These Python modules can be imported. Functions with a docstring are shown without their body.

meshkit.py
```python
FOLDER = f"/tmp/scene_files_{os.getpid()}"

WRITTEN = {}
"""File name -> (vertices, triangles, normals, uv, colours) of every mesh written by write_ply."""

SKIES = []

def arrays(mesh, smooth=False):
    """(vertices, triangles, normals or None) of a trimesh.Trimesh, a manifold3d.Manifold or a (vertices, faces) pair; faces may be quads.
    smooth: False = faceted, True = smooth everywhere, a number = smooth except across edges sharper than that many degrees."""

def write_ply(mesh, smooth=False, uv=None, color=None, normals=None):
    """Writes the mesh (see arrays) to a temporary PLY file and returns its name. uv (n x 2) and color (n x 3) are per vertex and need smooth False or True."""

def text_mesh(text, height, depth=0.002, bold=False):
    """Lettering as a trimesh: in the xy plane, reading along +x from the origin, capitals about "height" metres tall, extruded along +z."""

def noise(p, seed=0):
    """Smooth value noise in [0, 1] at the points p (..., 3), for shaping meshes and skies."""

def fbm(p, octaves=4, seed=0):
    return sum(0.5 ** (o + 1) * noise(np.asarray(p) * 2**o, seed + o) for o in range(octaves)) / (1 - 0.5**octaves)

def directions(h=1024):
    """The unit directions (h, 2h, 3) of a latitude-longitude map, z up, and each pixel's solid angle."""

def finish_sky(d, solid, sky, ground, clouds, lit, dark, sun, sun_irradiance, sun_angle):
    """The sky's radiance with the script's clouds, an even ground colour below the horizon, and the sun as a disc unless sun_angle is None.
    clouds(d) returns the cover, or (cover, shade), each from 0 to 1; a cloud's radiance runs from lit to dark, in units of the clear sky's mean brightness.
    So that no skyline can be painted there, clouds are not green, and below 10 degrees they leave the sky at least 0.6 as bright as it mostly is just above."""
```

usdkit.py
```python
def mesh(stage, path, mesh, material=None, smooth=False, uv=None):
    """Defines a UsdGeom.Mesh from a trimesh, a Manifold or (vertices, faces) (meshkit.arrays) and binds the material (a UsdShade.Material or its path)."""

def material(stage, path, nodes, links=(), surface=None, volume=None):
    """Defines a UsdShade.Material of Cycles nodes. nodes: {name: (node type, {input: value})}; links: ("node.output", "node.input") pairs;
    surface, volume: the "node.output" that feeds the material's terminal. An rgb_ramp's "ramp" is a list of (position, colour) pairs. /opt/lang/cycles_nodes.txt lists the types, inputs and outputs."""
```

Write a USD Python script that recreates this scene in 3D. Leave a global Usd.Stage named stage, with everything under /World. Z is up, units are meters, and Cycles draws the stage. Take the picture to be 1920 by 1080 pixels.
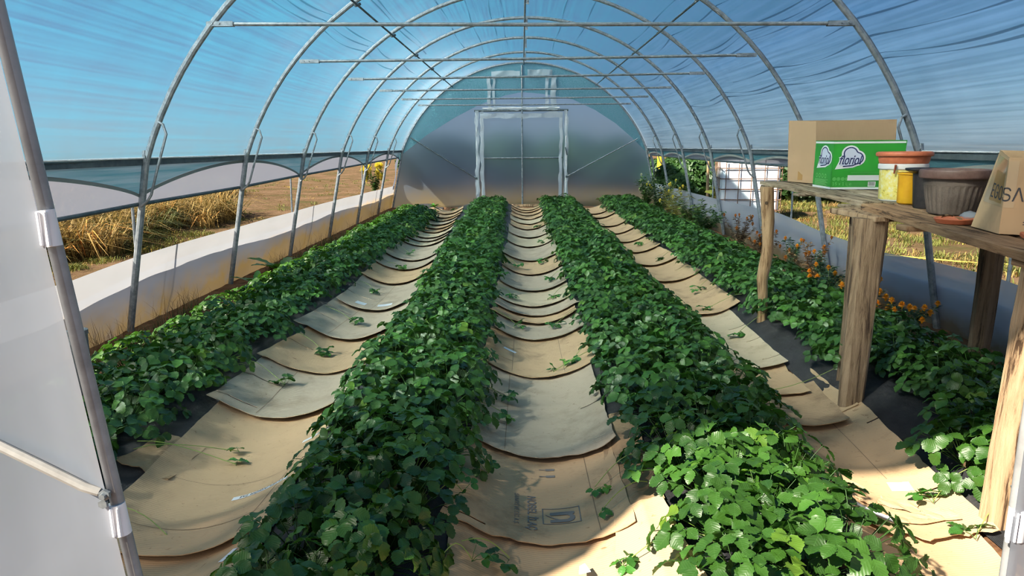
import math, numpy as np, trimesh, usdkit, meshkit
from shapely.geometry import Polygon, Point, LineString
from shapely.ops import unary_union
from pxr import Usd, UsdGeom, UsdLux, UsdShade, Gf, Sdf, Vt

# ------------------------------------------------------------------ stage, camera, sky, sun, exposure
stage = Usd.Stage.CreateInMemory()
UsdGeom.SetStageUpAxis(stage, 'Z'); UsdGeom.SetStageMetersPerUnit(stage, 1.0)
UsdGeom.Xform.Define(stage, '/World'); UsdGeom.Scope.Define(stage, '/World/Looks')
PITCH, YAW, ROLL, CAMX, CAMZ, FPX = 0.2069, -0.0159, -0.0089, -0.0632, 1.65, 1262.6
EXPOSURE = 0.38
cam = UsdGeom.Camera.Define(stage, '/World/camera')
cam.CreateHorizontalApertureAttr(36.0); cam.CreateFocalLengthAttr(36.0 * FPX / 1920)
cam.CreateVerticalApertureAttr(36.0 * 9 / 16); cam.CreateClippingRangeAttr((0.05, 500.0)); cam.CreateExposureAttr(EXPOSURE)
cy, sy, cp, sp, cr, sr = math.cos(YAW), math.sin(YAW), math.cos(PITCH), math.sin(PITCH), math.cos(ROLL), math.sin(ROLL)
_r, _u, _f = np.array([cy, -sy, 0]), np.array([sy * sp, cy * sp, cp]), np.array([sy * cp, cy * cp, -sp])
_R, _U = _r * cr + _u * sr, _u * cr - _r * sr
cam.AddTransformOp().Set(Gf.Matrix4d(*_R, 0, *_U, 0, *(-_f), 0, CAMX, 0, CAMZ, 1))
SUN_DIR = np.array([0.92, 0.64, -1.0]); SUN_DIR /= np.linalg.norm(SUN_DIR)       # the way the sunlight travels
SUN_I, SKY_K = 2.95, 0.038
sky = UsdLux.DomeLight.Define(stage, '/World/sky'); sky.CreateIntensityAttr(1.0)
sky_mat = usdkit.material(stage, '/World/Looks/sky', {
    's': ('sky_texture', {'sky_type': 'multiple_scattering', 'sun_disc': False, 'sun_elevation': math.asin(-SUN_DIR[2]),
                          'sun_rotation': math.atan2(-SUN_DIR[0], -SUN_DIR[1])}),
    'b': ('background_shader', {'strength': SKY_K})}, [('s.color', 'b.color')], surface='b.background')
UsdShade.MaterialBindingAPI.Apply(sky.GetPrim()).Bind(sky_mat)
sun = UsdLux.DistantLight.Define(stage, '/World/sun'); sun.CreateIntensityAttr(SUN_I); sun.CreateAngleAttr(1.6); sun.CreateNormalizeAttr(True)
sun.CreateColorAttr((1.0, 0.91, 0.76))
_z = -SUN_DIR; _x = np.cross([0, 0, 1], _z); _x /= np.linalg.norm(_x); _y = np.cross(_z, _x)
sun.AddTransformOp().Set(Gf.Matrix4d(*_x, 0, *_y, 0, *_z, 0, 0, 0, 8, 1))

RNG = np.random.default_rng(7)
PI = math.pi
# ------------------------------------------------------------------ helpers
USED = {}
def numbered(parent, name):
    k = (parent, name); n = USED.get(k, 0); USED[k] = n + 1
    return f'{parent}/{name}' if n == 0 else f'{parent}/{name}_{n:03d}'
def tag(o, label=None, cat=None, group=None, kind=None):
    p = o.GetPrim() if hasattr(o, 'GetPrim') else o
    for k, v in (('label', label), ('category', cat), ('group', group), ('kind', kind)):
        if v: p.SetCustomDataByKey(k, v)
    return p
def thing(name, label, cat, loc=(0, 0, 0), group=None, kind=None):
    x = UsdGeom.Xform.Define(stage, numbered('/World', name)); x.AddTranslateOp().Set(Gf.Vec3d(*map(float, loc)))
    x.GetPrim().SetMetadata('comment', '')
    LOC[str(x.GetPath())] = np.array(loc, float)
    return tag(x, label, cat, group, kind)
LOC = {}
def loc_of(prim):
    for p in prim.GetPath().GetPrefixes():
        if str(p) in LOC: return LOC[str(p)]
    return np.zeros(3)
def part(name, mesh, mat, parent=None, smooth=35, uv=None, label=None):
    """One Mesh under parent (mesh given in world coordinates), or at top level."""
    base = str(parent.GetPath()) if parent is not None else '/World'
    off = loc_of(parent) if parent is not None else np.zeros(3)
    if hasattr(mesh, 'vertices'): m = trimesh.Trimesh(np.array(mesh.vertices) - off, mesh.faces, process=False)
    else: m = (np.asarray(mesh[0], float) - off, np.asarray(mesh[1]))
    o = usdkit.mesh(stage, numbered(base, name), m, mat, smooth=smooth, uv=uv).GetPrim()
    if label: o.SetCustomDataByKey('label', label)
    return o
def struct(name, mesh, mat, smooth=35, uv=None, label=None):
    o = part(name, mesh, mat, None, smooth, uv); tag(o, label, None, None, 'structure'); return o
def solo(name, mesh, mat, label, cat, group=None, kind=None, smooth=35, uv=None):
    """A thing of one piece whose origin stays at the world's."""
    return tag(part(name, mesh, mat, None, smooth, uv), label, cat, group, kind)
def cat_meshes(ms):
    ms = [m for m in ms if m is not None]
    vs, fs, n = [], [], 0
    for m in ms:
        v, f = (np.asarray(m.vertices), np.asarray(m.faces)) if hasattr(m, 'vertices') else (np.asarray(m[0], float), np.asarray(m[1]))
        if f.shape[1] == 4: f = np.vstack([f[:, [0, 1, 2]], f[:, [0, 2, 3]]])
        vs.append(v); fs.append(f + n); n += len(v)
    return np.vstack(vs), np.vstack(fs)
def box(lo, hi, b=0.0):
    lo, hi = np.array(lo, float), np.array(hi, float)
    if b <= 0:
        m = trimesh.creation.box(hi - lo); m.apply_translation((lo + hi) / 2); return m
    pts = []
    for sx in (0, 1):
        for sy_ in (0, 1):
            for sz in (0, 1):
                c = np.where([sx, sy_, sz], hi, lo); s = np.where([sx, sy_, sz], -1, 1) * b
                for k in range(3):
                    p = c + s; p[k] = c[k]; pts.append(p)
    return trimesh.convex.convex_hull(np.array(pts))
def obox(center, axes, half, b=0.0):
    """Box with its own axes (rows) and half sizes."""
    m = box(-np.array(half, float), half, b)
    v = np.array(m.vertices) @ np.array(axes, float) + np.array(center, float)
    f = np.array(m.faces)
    if np.linalg.det(np.array(axes, float)) < 0: f = f[:, ::-1]
    return v, f
def tube(pts, r, n=8, caps=True):
    p = np.asarray(pts, float); k = len(p); r = np.broadcast_to(np.asarray(r, float), (k,))
    t = np.gradient(p, axis=0); t /= np.maximum(np.linalg.norm(t, axis=1, keepdims=True), 1e-12)
    a = np.array([0, 0, 1.0]) if abs(t[0, 2]) < 0.9 else np.array([1.0, 0, 0])
    u = a - t[0] * (a @ t[0]); u /= np.linalg.norm(u); rings = []
    for i in range(k):
        u = u - t[i] * (u @ t[i]); u /= np.linalg.norm(u); w = np.cross(t[i], u)
        th = np.arange(n) * 2 * PI / n
        rings.append(p[i] + r[i] * (np.cos(th)[:, None] * u + np.sin(th)[:, None] * w))
    v = np.vstack(rings); f = []
    for i in range(k - 1):
        for j in range(n):
            a0, a1, b0, b1 = i * n + j, i * n + (j + 1) % n, (i + 1) * n + j, (i + 1) * n + (j + 1) % n
            f += [(a0, a1, b1), (a0, b1, b0)]
    if caps:
        v = np.vstack([v, p[:1], p[-1:]]); c0, c1 = k * n, k * n + 1
        for j in range(n):
            f += [(c0, (j + 1) % n, j), (c1, (k - 1) * n + j, (k - 1) * n + (j + 1) % n)]
    return v, np.array(f)
def lathe(prof, c, n=40, rib=None):
    """prof: (radius, z) list; c the base centre."""
    th = np.arange(n) * 2 * PI / n; v = []
    for i, (r, z) in enumerate(prof):
        rr = r * (1 + (rib(th, i) if rib else 0))
        v.append(np.stack([c[0] + rr * np.cos(th), c[1] + rr * np.sin(th), np.full(n, c[2] + z)], 1))
    v = np.vstack(v); f = []
    for i in range(len(prof) - 1):
        for j in range(n):
            a0, a1, b0, b1 = i * n + j, i * n + (j + 1) % n, (i + 1) * n + j, (i + 1) * n + (j + 1) % n
            f += [(a0, a1, b1), (a0, b1, b0)]
    return v, np.array(f)
def grid(P, keep=None, flip=False):
    """P (m, n, 3) -> mesh; keep (m-1, n-1) marks the cells that stay."""
    m, n = P.shape[:2]; i = np.arange(m * n).reshape(m, n)
    q = np.stack([i[:-1, :-1], i[1:, :-1], i[1:, 1:], i[:-1, 1:]], -1)
    q = q[keep] if keep is not None else q.reshape(-1, 4)
    if flip: q = q[:, ::-1]
    return P.reshape(-1, 3), np.vstack([q[:, [0, 1, 2]], q[:, [0, 2, 3]]])
def slab(P, t, keep=None, Pb=None):
    """A sheet with thickness: P (m, n, 3) is its upper side; boundary walls are closed."""
    m, n = P.shape[:2]; v, f = grid(P, keep, flip=True)
    low = (P - [0, 0, t] if Pb is None else Pb).reshape(-1, 3); N = m * n
    e = np.vstack([f[:, [0, 1]], f[:, [1, 2]], f[:, [2, 0]]])
    key = {tuple(x) for x in e.tolist()}
    b = [x for x in key if (x[1], x[0]) not in key]
    w = [(a1, a0, a0 + N) for a0, a1 in b] + [(a1, a0 + N, a1 + N) for a0, a1 in b]
    V, F = np.vstack([v, low]), np.vstack([f, f[:, ::-1] + N, np.array(w)])
    used = np.unique(F); mp = np.full(len(V), -1); mp[used] = np.arange(len(used))
    return V[used], mp[F]
def sm(x): x = np.clip(x, 0, 1); return x * x * (3 - 2 * x)
def extrude(poly, d):
    gs = getattr(poly, 'geoms', [poly])
    return cat_meshes([trimesh.creation.extrude_polygon(g, d, engine='earcut') for g in gs if g.area > 1e-9])
def on_plane(mesh, o, xd, yd, lift=0.0):
    """Takes a mesh drawn in xy onto the plane through o along xd, yd."""
    v, f = (np.asarray(mesh.vertices), np.asarray(mesh.faces)) if hasattr(mesh, 'vertices') else mesh
    xd, yd = np.array(xd, float), np.array(yd, float); n = np.cross(xd, yd); n /= np.linalg.norm(n)
    return np.array(o) + v[:, :1] * xd + v[:, 1:2] * yd + (v[:, 2:] + lift) * n, f
def text2d(s, h, bold=False, depth=0.0006):
    return meshkit.text_mesh(s, h, depth, bold)
def dens(poly_or_box): return poly_or_box

# ------------------------------------------------------------------ materials
def M(name, nodes, links=(), surface='p.BSDF'):
    return usdkit.material(stage, f'/World/Looks/{name}', nodes, links, surface)
def ramp_mat(name, c0, c1, scale=8, rough=0.7, detail=6, spec=0.3, metal=0.0, bump=0.0, bscale=60, stretch=None, pos=(0.35, 0.65), rnd=0.0, coords='geometry', extra=None):
    """Two-tone noise over the surface with fine relief."""
    n = {'g': ('geometry', {}), 'mp': ('mapping', {'scale': stretch or (1, 1, 1)}),
         'n': ('noise_texture', {'scale': scale, 'detail': detail, 'roughness': 0.62}),
         'r': ('rgb_ramp', {'ramp': [(pos[0], c0), (pos[1], c1)]}),
         'p': ('principled_bsdf', {'roughness': rough, 'specular_ior_level': spec, 'metallic': metal})}
    l = [('g.position', 'mp.vector'), ('mp.vector', 'n.vector'), ('n.fac', 'r.fac')]
    out = 'r.color'
    if coords == 'object':
        n['g'] = ('texture_coordinate', {}); l[0] = ('g.object', 'mp.vector')
    if rnd:
        n.update({'oi': ('object_info', {}), 'mr': ('map_range', {'to_min': 1 - rnd, 'to_max': 1 + rnd}), 'h': ('hsv', {})})
        l += [('oi.random', 'mr.value'), ('mr.result', 'h.value'), (out, 'h.color')]; out = 'h.color'
    l.append((out, 'p.base_color'))
    if bump:
        n.update({'n2': ('noise_texture', {'scale': bscale, 'detail': 4}), 'b': ('bump', {'strength': bump, 'distance': 0.01})})
        l += [('mp.vector', 'n2.vector'), ('n2.fac', 'b.height'), ('b.normal', 'p.normal')]
    return M(name, n, l)
def plain(name, c, rough=0.5, metal=0.0, spec=0.4, alpha=None):
    return M(name, {'p': ('principled_bsdf', {'base_color': c, 'roughness': rough, 'metallic': metal, 'specular_ior_level': spec})})

steel = ramp_mat('galvanised_steel', (0.15, 0.175, 0.195), (0.29, 0.32, 0.345), 22, 0.42, metal=0.4, spec=0.5)
steel_dark = ramp_mat('weathered_profile', (0.055, 0.075, 0.085), (0.10, 0.125, 0.135), 12, 0.5, metal=0.3)
white_tube = ramp_mat('film_wrapped_tube', (0.60, 0.60, 0.60), (0.78, 0.78, 0.78), 14, 0.35, spec=0.5)
jamb_mat = ramp_mat('dusty_wrapped_jamb', (0.19, 0.19, 0.19), (0.31, 0.31, 0.31), 9, 0.45, spec=0.5, pos=(0.3, 0.6))
clip_mat = plain('white_clip_plastic', (0.80, 0.80, 0.82), 0.35)
soil = ramp_mat('reddish_soil', (0.085, 0.040, 0.020), (0.20, 0.105, 0.055), 9, 0.95, spec=0.1, bump=0.9, bscale=45)
mulch = M('black_mulch_fabric', {
    'g': ('geometry', {}), 'n': ('noise_texture', {'scale': 6, 'detail': 8, 'roughness': 0.7}),
    'r': ('rgb_ramp', {'ramp': [(0.33, (0.016, 0.017, 0.020)), (0.56, (0.042, 0.043, 0.047)), (0.70, (0.11, 0.10, 0.092))]}),
    'w': ('wave_texture', {'scale': 90, 'bands_direction': 'y', 'distortion': 1.5}), 'n2': ('noise_texture', {'scale': 18, 'detail': 5}),
    'add': ('math', {'math_type': 'multiply_add', 'value2': 0.15}),
    'b': ('bump', {'strength': 0.9, 'distance': 0.03}), 'p': ('principled_bsdf', {'roughness': 0.40, 'specular_ior_level': 0.35})},
    [('g.position', 'n.vector'), ('n.fac', 'r.fac'), ('r.color', 'p.base_color'), ('g.position', 'w.vector'), ('g.position', 'n2.vector'),
     ('w.fac', 'add.value1'), ('n2.fac', 'add.value3'), ('add.value', 'b.height'), ('b.normal', 'p.normal')])
def cardboard_mat(name, base, dark, stain=0.5, flute=0.12, direction='y', seed=0.0, speck=0.8):
    return M(name, {
        'g': ('geometry', {}), 'mp': ('mapping', {'location': (seed, seed * 0.7, 0)}),
        'n': ('noise_texture', {'scale': 3.2, 'detail': 9, 'roughness': 0.68}),
        'r': ('rgb_ramp', {'ramp': [(0.30, dark), (0.30 + 0.28 * stain, base), (1.0, tuple(min(1, c * 1.10) for c in base))]}),
        'n2': ('noise_texture', {'scale': 26, 'detail': 8, 'roughness': 0.75, 'distortion': 0.8}),
        'r2': ('rgb_ramp', {'ramp': [(0.30, (0.34, 0.26, 0.18)), (0.40, (1, 1, 1))]}),
        'mx': ('mix_color', {'blend_type': 'multiply', 'fac': speck}),
        'w': ('wave_texture', {'scale': 24, 'bands_direction': direction, 'distortion': 1.0, 'detail': 1}),
        'n3': ('noise_texture', {'scale': 7, 'detail': 3}), 'ad': ('math', {'math_type': 'multiply_add', 'value2': flute}),
        'b': ('bump', {'strength': 0.35, 'distance': 0.012}),
        'p': ('principled_bsdf', {'roughness': 0.85, 'specular_ior_level': 0.12})},
        [('g.position', 'mp.vector'), ('mp.vector', 'n.vector'), ('mp.vector', 'n2.vector'), ('mp.vector', 'w.vector'), ('mp.vector', 'n3.vector'),
         ('n.fac', 'r.fac'), ('n2.fac', 'r2.fac'), ('r.color', 'mx.a'), ('r2.color', 'mx.b'), ('mx.result', 'p.base_color'),
         ('w.fac', 'ad.value1'), ('n3.fac', 'ad.value3'), ('ad.value', 'b.height'), ('b.normal', 'p.normal')])
card = {
    'tan': cardboard_mat('cardboard_tan', (0.50, 0.345, 0.20), (0.33, 0.22, 0.125), 0.6, seed=0.0),
    'clean': cardboard_mat('cardboard_clean', (0.51, 0.35, 0.205), (0.43, 0.295, 0.17), 0.6, seed=3.0),
    'stained': cardboard_mat('cardboard_stained', (0.44, 0.30, 0.175), (0.20, 0.125, 0.07), 0.9, seed=5.0),
    'brown': cardboard_mat('cardboard_brown', (0.39, 0.265, 0.15), (0.25, 0.16, 0.09), 0.7, seed=8.0),
    'pale': cardboard_mat('cardboard_pale', (0.53, 0.43, 0.29), (0.39, 0.31, 0.20), 0.6, seed=11.0),
    'grey': cardboard_mat('cardboard_grey', (0.43, 0.35, 0.255), (0.30, 0.24, 0.17), 0.7, seed=14.0)}
carton_mat = cardboard_mat('carton_brown', (0.36, 0.24, 0.14), (0.29, 0.19, 0.105), 0.5, flute=0.03, direction='x', seed=2.0, speck=0.1)
carton_light = cardboard_mat('carton_tan', (0.56, 0.375, 0.205), (0.47, 0.31, 0.165), 0.5, flute=0.03, direction='x', seed=6.0, speck=0.1)
tape_mat = plain('brown_tape', (0.30, 0.17, 0.06), 0.25)
ink = plain('printing_ink', (0.055, 0.055, 0.06), 0.7)
ink_grey = plain('grey_printing_ink', (0.19, 0.18, 0.165), 0.8)
paper = ramp_mat('white_paper', (0.72, 0.72, 0.72), (0.86, 0.86, 0.86), 10, 0.7)

def leaf_mat(name, c_dark, c_light, vein, trans, rough=0.42, tfac=0.22):
    return M(name, {
        'uv': ('attribute', {'attribute': 'st'}), 's': ('separate_xyz', {}), 'a': ('math', {'math_type': 'absolute'}),
        'm1': ('math', {'math_type': 'multiply', 'value2': -0.62}), 'm2': ('math', {'math_type': 'add'}),
        'm3': ('math', {'math_type': 'multiply', 'value2': 46.0}), 'sn': ('math', {'math_type': 'sine'}),
        'r1': ('rgb_ramp', {'ramp': [(0.0, (0, 0, 0)), (0.90, (0, 0, 0)), (1.0, (1, 1, 1))]}),
        'mr': ('map_range', {'from_min': -1.0, 'from_max': 1.0}), 'mid': ('math', {'math_type': 'less_than', 'value2': 0.022}),
        'mxv': ('math', {'math_type': 'maximum'}), 'sep': ('rgb_to_bw', {}),
        'g': ('geometry', {}), 'oi': ('object_info', {}), 'ra': ('math', {'math_type': 'add'}), 'fr': ('math', {'math_type': 'fraction'}),
        'r': ('rgb_ramp', {'ramp': [(0.0, c_dark), (0.75, c_light), (0.95, tuple(1.35 * c for c in c_light)), (1.0, (c_light[0] * 3.2, c_light[1] * 1.9, c_light[2] * 1.4))]}),
        'vm': ('math', {'math_type': 'multiply', 'value2': 0.22}), 'mx': ('mix_color', {'blend_type': 'mix', 'b': vein}),
        'b': ('bump', {'strength': 0.12, 'distance': 0.002, 'invert': True}),
        'p': ('principled_bsdf', {'roughness': rough, 'specular_ior_level': 0.45}), 't': ('translucent_bsdf', {'color': trans}),
        'ms': ('mix_closure', {'fac': tfac})},
        [('uv.vector', 's.vector'), ('s.x', 'a.value1'), ('a.value', 'm1.value1'), ('m1.value', 'm2.value1'), ('s.y', 'm2.value2'),
         ('m2.value', 'm3.value1'), ('m3.value', 'sn.value1'), ('sn.value', 'mr.value'), ('mr.result', 'r1.fac'), ('a.value', 'mid.value1'),
         ('r1.color', 'sep.color'), ('sep.val', 'mxv.value1'), ('mid.value', 'mxv.value2'),
         ('g.random_per_island', 'ra.value1'), ('oi.random', 'ra.value2'), ('ra.value', 'fr.value1'), ('fr.value', 'r.fac'),
         ('mxv.value', 'vm.value1'), ('vm.value', 'mx.fac'), ('r.color', 'mx.a'), ('mx.result', 'p.base_color'),
         ('sn.value', 'b.height'), ('b.normal', 'p.normal'), ('p.BSDF', 'ms.closure1'), ('t.BSDF', 'ms.closure2')], surface='ms.closure')
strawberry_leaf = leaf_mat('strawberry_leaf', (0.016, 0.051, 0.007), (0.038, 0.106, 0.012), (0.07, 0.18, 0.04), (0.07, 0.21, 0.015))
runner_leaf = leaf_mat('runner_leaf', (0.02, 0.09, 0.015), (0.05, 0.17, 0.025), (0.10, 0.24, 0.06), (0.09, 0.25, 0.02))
stem_mat = plain('pale_stem', (0.22, 0.30, 0.07), 0.5)
shrub_leaf = leaf_mat('shrub_leaf', (0.016, 0.045, 0.012), (0.04, 0.10, 0.022), (0.08, 0.16, 0.05), (0.06, 0.16, 0.02), 0.5, 0.25)
olive_leaf = leaf_mat('feathery_leaf', (0.05, 0.07, 0.015), (0.11, 0.14, 0.03), (0.14, 0.17, 0.05), (0.16, 0.17, 0.03), 0.6, 0.25)
yellow_leaf = leaf_mat('yellow_leaf', (0.30, 0.32, 0.05), (0.52, 0.50, 0.09), (0.5, 0.5, 0.15), (0.45, 0.42, 0.06), 0.6, 0.3)
marigold_leaf = leaf_mat('marigold_leaf', (0.018, 0.05, 0.022), (0.04, 0.095, 0.04), (0.06, 0.12, 0.05), (0.05, 0.12, 0.03), 0.5, 0.2)
dry_leaf = leaf_mat('dried_marigold', (0.10, 0.055, 0.025), (0.20, 0.11, 0.045), (0.2, 0.12, 0.06), (0.2, 0.1, 0.03), 0.8, 0.15)
petal = ramp_mat('orange_petal', (0.80, 0.27, 0.008), (0.92, 0.42, 0.02), 90, 0.6, coords='object')
petal_red = ramp_mat('rust_petal', (0.36, 0.10, 0.02), (0.70, 0.26, 0.02), 90, 0.6, coords='object')
yellow_petal = plain('yellow_petal', (0.78, 0.66, 0.10), 0.6)
cream_petal = plain('cream_petal', (0.75, 0.72, 0.50), 0.6)
straw = leaf_mat('dry_straw', (0.15, 0.10, 0.028), (0.30, 0.20, 0.06), (0.5, 0.36, 0.15), (0.4, 0.28, 0.08), 0.8, 0.2)
green_grass = leaf_mat('field_grass', (0.09, 0.11, 0.02), (0.19, 0.20, 0.04), (0.2, 0.25, 0.08), (0.2, 0.22, 0.04), 0.7, 0.25)
dark_weed = leaf_mat('dark_weed', (0.045, 0.055, 0.018), (0.09, 0.11, 0.03), (0.1, 0.12, 0.04), (0.09, 0.1, 0.02), 0.7, 0.2)
def wood_mat(name, c0, c1, crack, axis=(16, 16, 1.2), bump=0.9, pos=(0.385, 0.455, 0.66)):
    return M(name, {
        'g': ('geometry', {}), 'mp': ('mapping', {'scale': axis}), 'n': ('noise_texture', {'scale': 1.6, 'detail': 9, 'roughness': 0.68, 'distortion': 0.4}),
        'r': ('rgb_ramp', {'ramp': [(pos[0], crack), (pos[1], c0), (pos[2], c1)]}), 'b': ('bump', {'strength': bump, 'distance': 0.016}),
        'p': ('principled_bsdf', {'roughness': 0.85, 'specular_ior_level': 0.15})},
        [('g.position', 'mp.vector'), ('mp.vector', 'n.vector'), ('n.fac', 'r.fac'), ('r.color', 'p.base_color'), ('n.fac', 'b.height'), ('b.normal', 'p.normal')])
wood_pole = wood_mat('peeled_pole', (0.34, 0.215, 0.115), (0.50, 0.34, 0.19), (0.15, 0.085, 0.04))
wood_post = wood_mat('split_post', (0.20, 0.135, 0.08), (0.36, 0.255, 0.16), (0.05, 0.03, 0.018))
wood_pale = wood_mat('pale_post', (0.34, 0.225, 0.13), (0.46, 0.33, 0.205), (0.06, 0.035, 0.02), pos=(0.40, 0.47, 0.66))
wood_dark = wood_mat('dark_post', (0.10, 0.068, 0.042), (0.18, 0.125, 0.078), (0.03, 0.02, 0.012))
wood_board = wood_mat('grey_board', (0.20, 0.15, 0.095), (0.40, 0.32, 0.225), (0.05, 0.035, 0.02), axis=(14, 1.6, 14))
wood_plank = wood_mat('brown_plank', (0.22, 0.13, 0.07), (0.37, 0.235, 0.13), (0.04, 0.024, 0.014), axis=(14, 1.4, 14))
terracotta = ramp_mat('terracotta_plastic', (0.40, 0.105, 0.045), (0.50, 0.15, 0.07), 20, 0.5)
pot_brown = ramp_mat('dusty_brown_pot', (0.075, 0.055, 0.042), (0.145, 0.112, 0.088), 7, 0.75, bump=0.2, bscale=90)
pot_rim = ramp_mat('brown_pot_rim', (0.085, 0.045, 0.035), (0.15, 0.09, 0.07), 18, 0.5)
black_plastic = ramp_mat('black_plastic', (0.010, 0.010, 0.011), (0.03, 0.025, 0.025), 30, 0.4)
bucket_white = plain('white_bucket', (0.82, 0.80, 0.74), 0.4)
label_yellow = M('worn_yellow_label', {
    'g': ('geometry', {}), 'n': ('noise_texture', {'scale': 28, 'detail': 6, 'roughness': 0.7}),
    'r': ('rgb_ramp', {'ramp': [(0.0, (0.10, 0.08, 0.05)), (0.33, (0.22, 0.17, 0.04)), (0.40, (0.80, 0.66, 0.12)), (0.56, (0.84, 0.74, 0.26)), (0.64, (0.82, 0.80, 0.58))]}),
    'p': ('principled_bsdf', {'roughness': 0.5})}, [('g.position', 'n.vector'), ('n.fac', 'r.fac'), ('r.color', 'p.base_color')])
yellow_plastic = ramp_mat('yellow_plastic', (0.62, 0.30, 0.012), (0.74, 0.42, 0.02), 6, 0.4)
green_card = M('green_printed_card', {'p': ('principled_bsdf', {'base_color': (0.020, 0.22, 0.022), 'roughness': 0.42, 'specular_ior_level': 0.4})})
green_pale = plain('pale_green_print', (0.16, 0.42, 0.14), 0.5)
white_card = plain('white_card', (0.78, 0.77, 0.74), 0.6)
navy = plain('navy_print', (0.018, 0.025, 0.09), 0.5)
ibc_mat = M('white_tank_plastic', {'p': ('principled_bsdf', {'base_color': (0.86, 0.86, 0.88), 'roughness': 0.45, 'specular_ior_level': 0.3})})
rust_bar = ramp_mat('rusty_cage_bar', (0.13, 0.06, 0.035), (0.24, 0.15, 0.11), 14, 0.7)
clear_plastic = M('clear_bag_plastic', {'t': ('transparent_bsdf', {'color': (0.8, 0.8, 0.8)}), 'p': ('principled_bsdf', {'base_color': (0.6, 0.6, 0.6), 'roughness': 0.2}), 'm': ('mix_closure', {'fac': 0.45})},
                  [('t.BSDF', 'm.closure1'), ('p.BSDF', 'm.closure2')], surface='m.closure')
yellow_hose = plain('yellow_hose', (0.42, 0.34, 0.07), 0.5)
ground_mat = M('field_ground', {
    'g': ('geometry', {}), 'n': ('noise_texture', {'scale': 0.7, 'detail': 9, 'roughness': 0.66}), 'n2': ('noise_texture', {'scale': 9, 'detail': 8, 'roughness': 0.7}),
    'r': ('rgb_ramp', {'ramp': [(0.36, (0.105, 0.092, 0.034)), (0.48, (0.165, 0.105, 0.055)), (0.60, (0.22, 0.14, 0.082))]}),
    'r2': ('rgb_ramp', {'ramp': [(0.32, (0.55, 0.50, 0.45)), (0.6, (1, 1, 1))]}), 'mx': ('mix_color', {'blend_type': 'multiply', 'fac': 0.85}),
    'b': ('bump', {'strength': 1.0, 'distance': 0.06}), 'p': ('principled_bsdf', {'roughness': 0.95, 'specular_ior_level': 0.1})},
    [('g.position', 'n.vector'), ('g.position', 'n2.vector'), ('n.fac', 'r.fac'), ('n2.fac', 'r2.fac'), ('r.color', 'mx.a'), ('r2.color', 'mx.b'),
     ('mx.result', 'p.base_color'), ('n2.fac', 'b.height'), ('b.normal', 'p.normal')])

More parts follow.
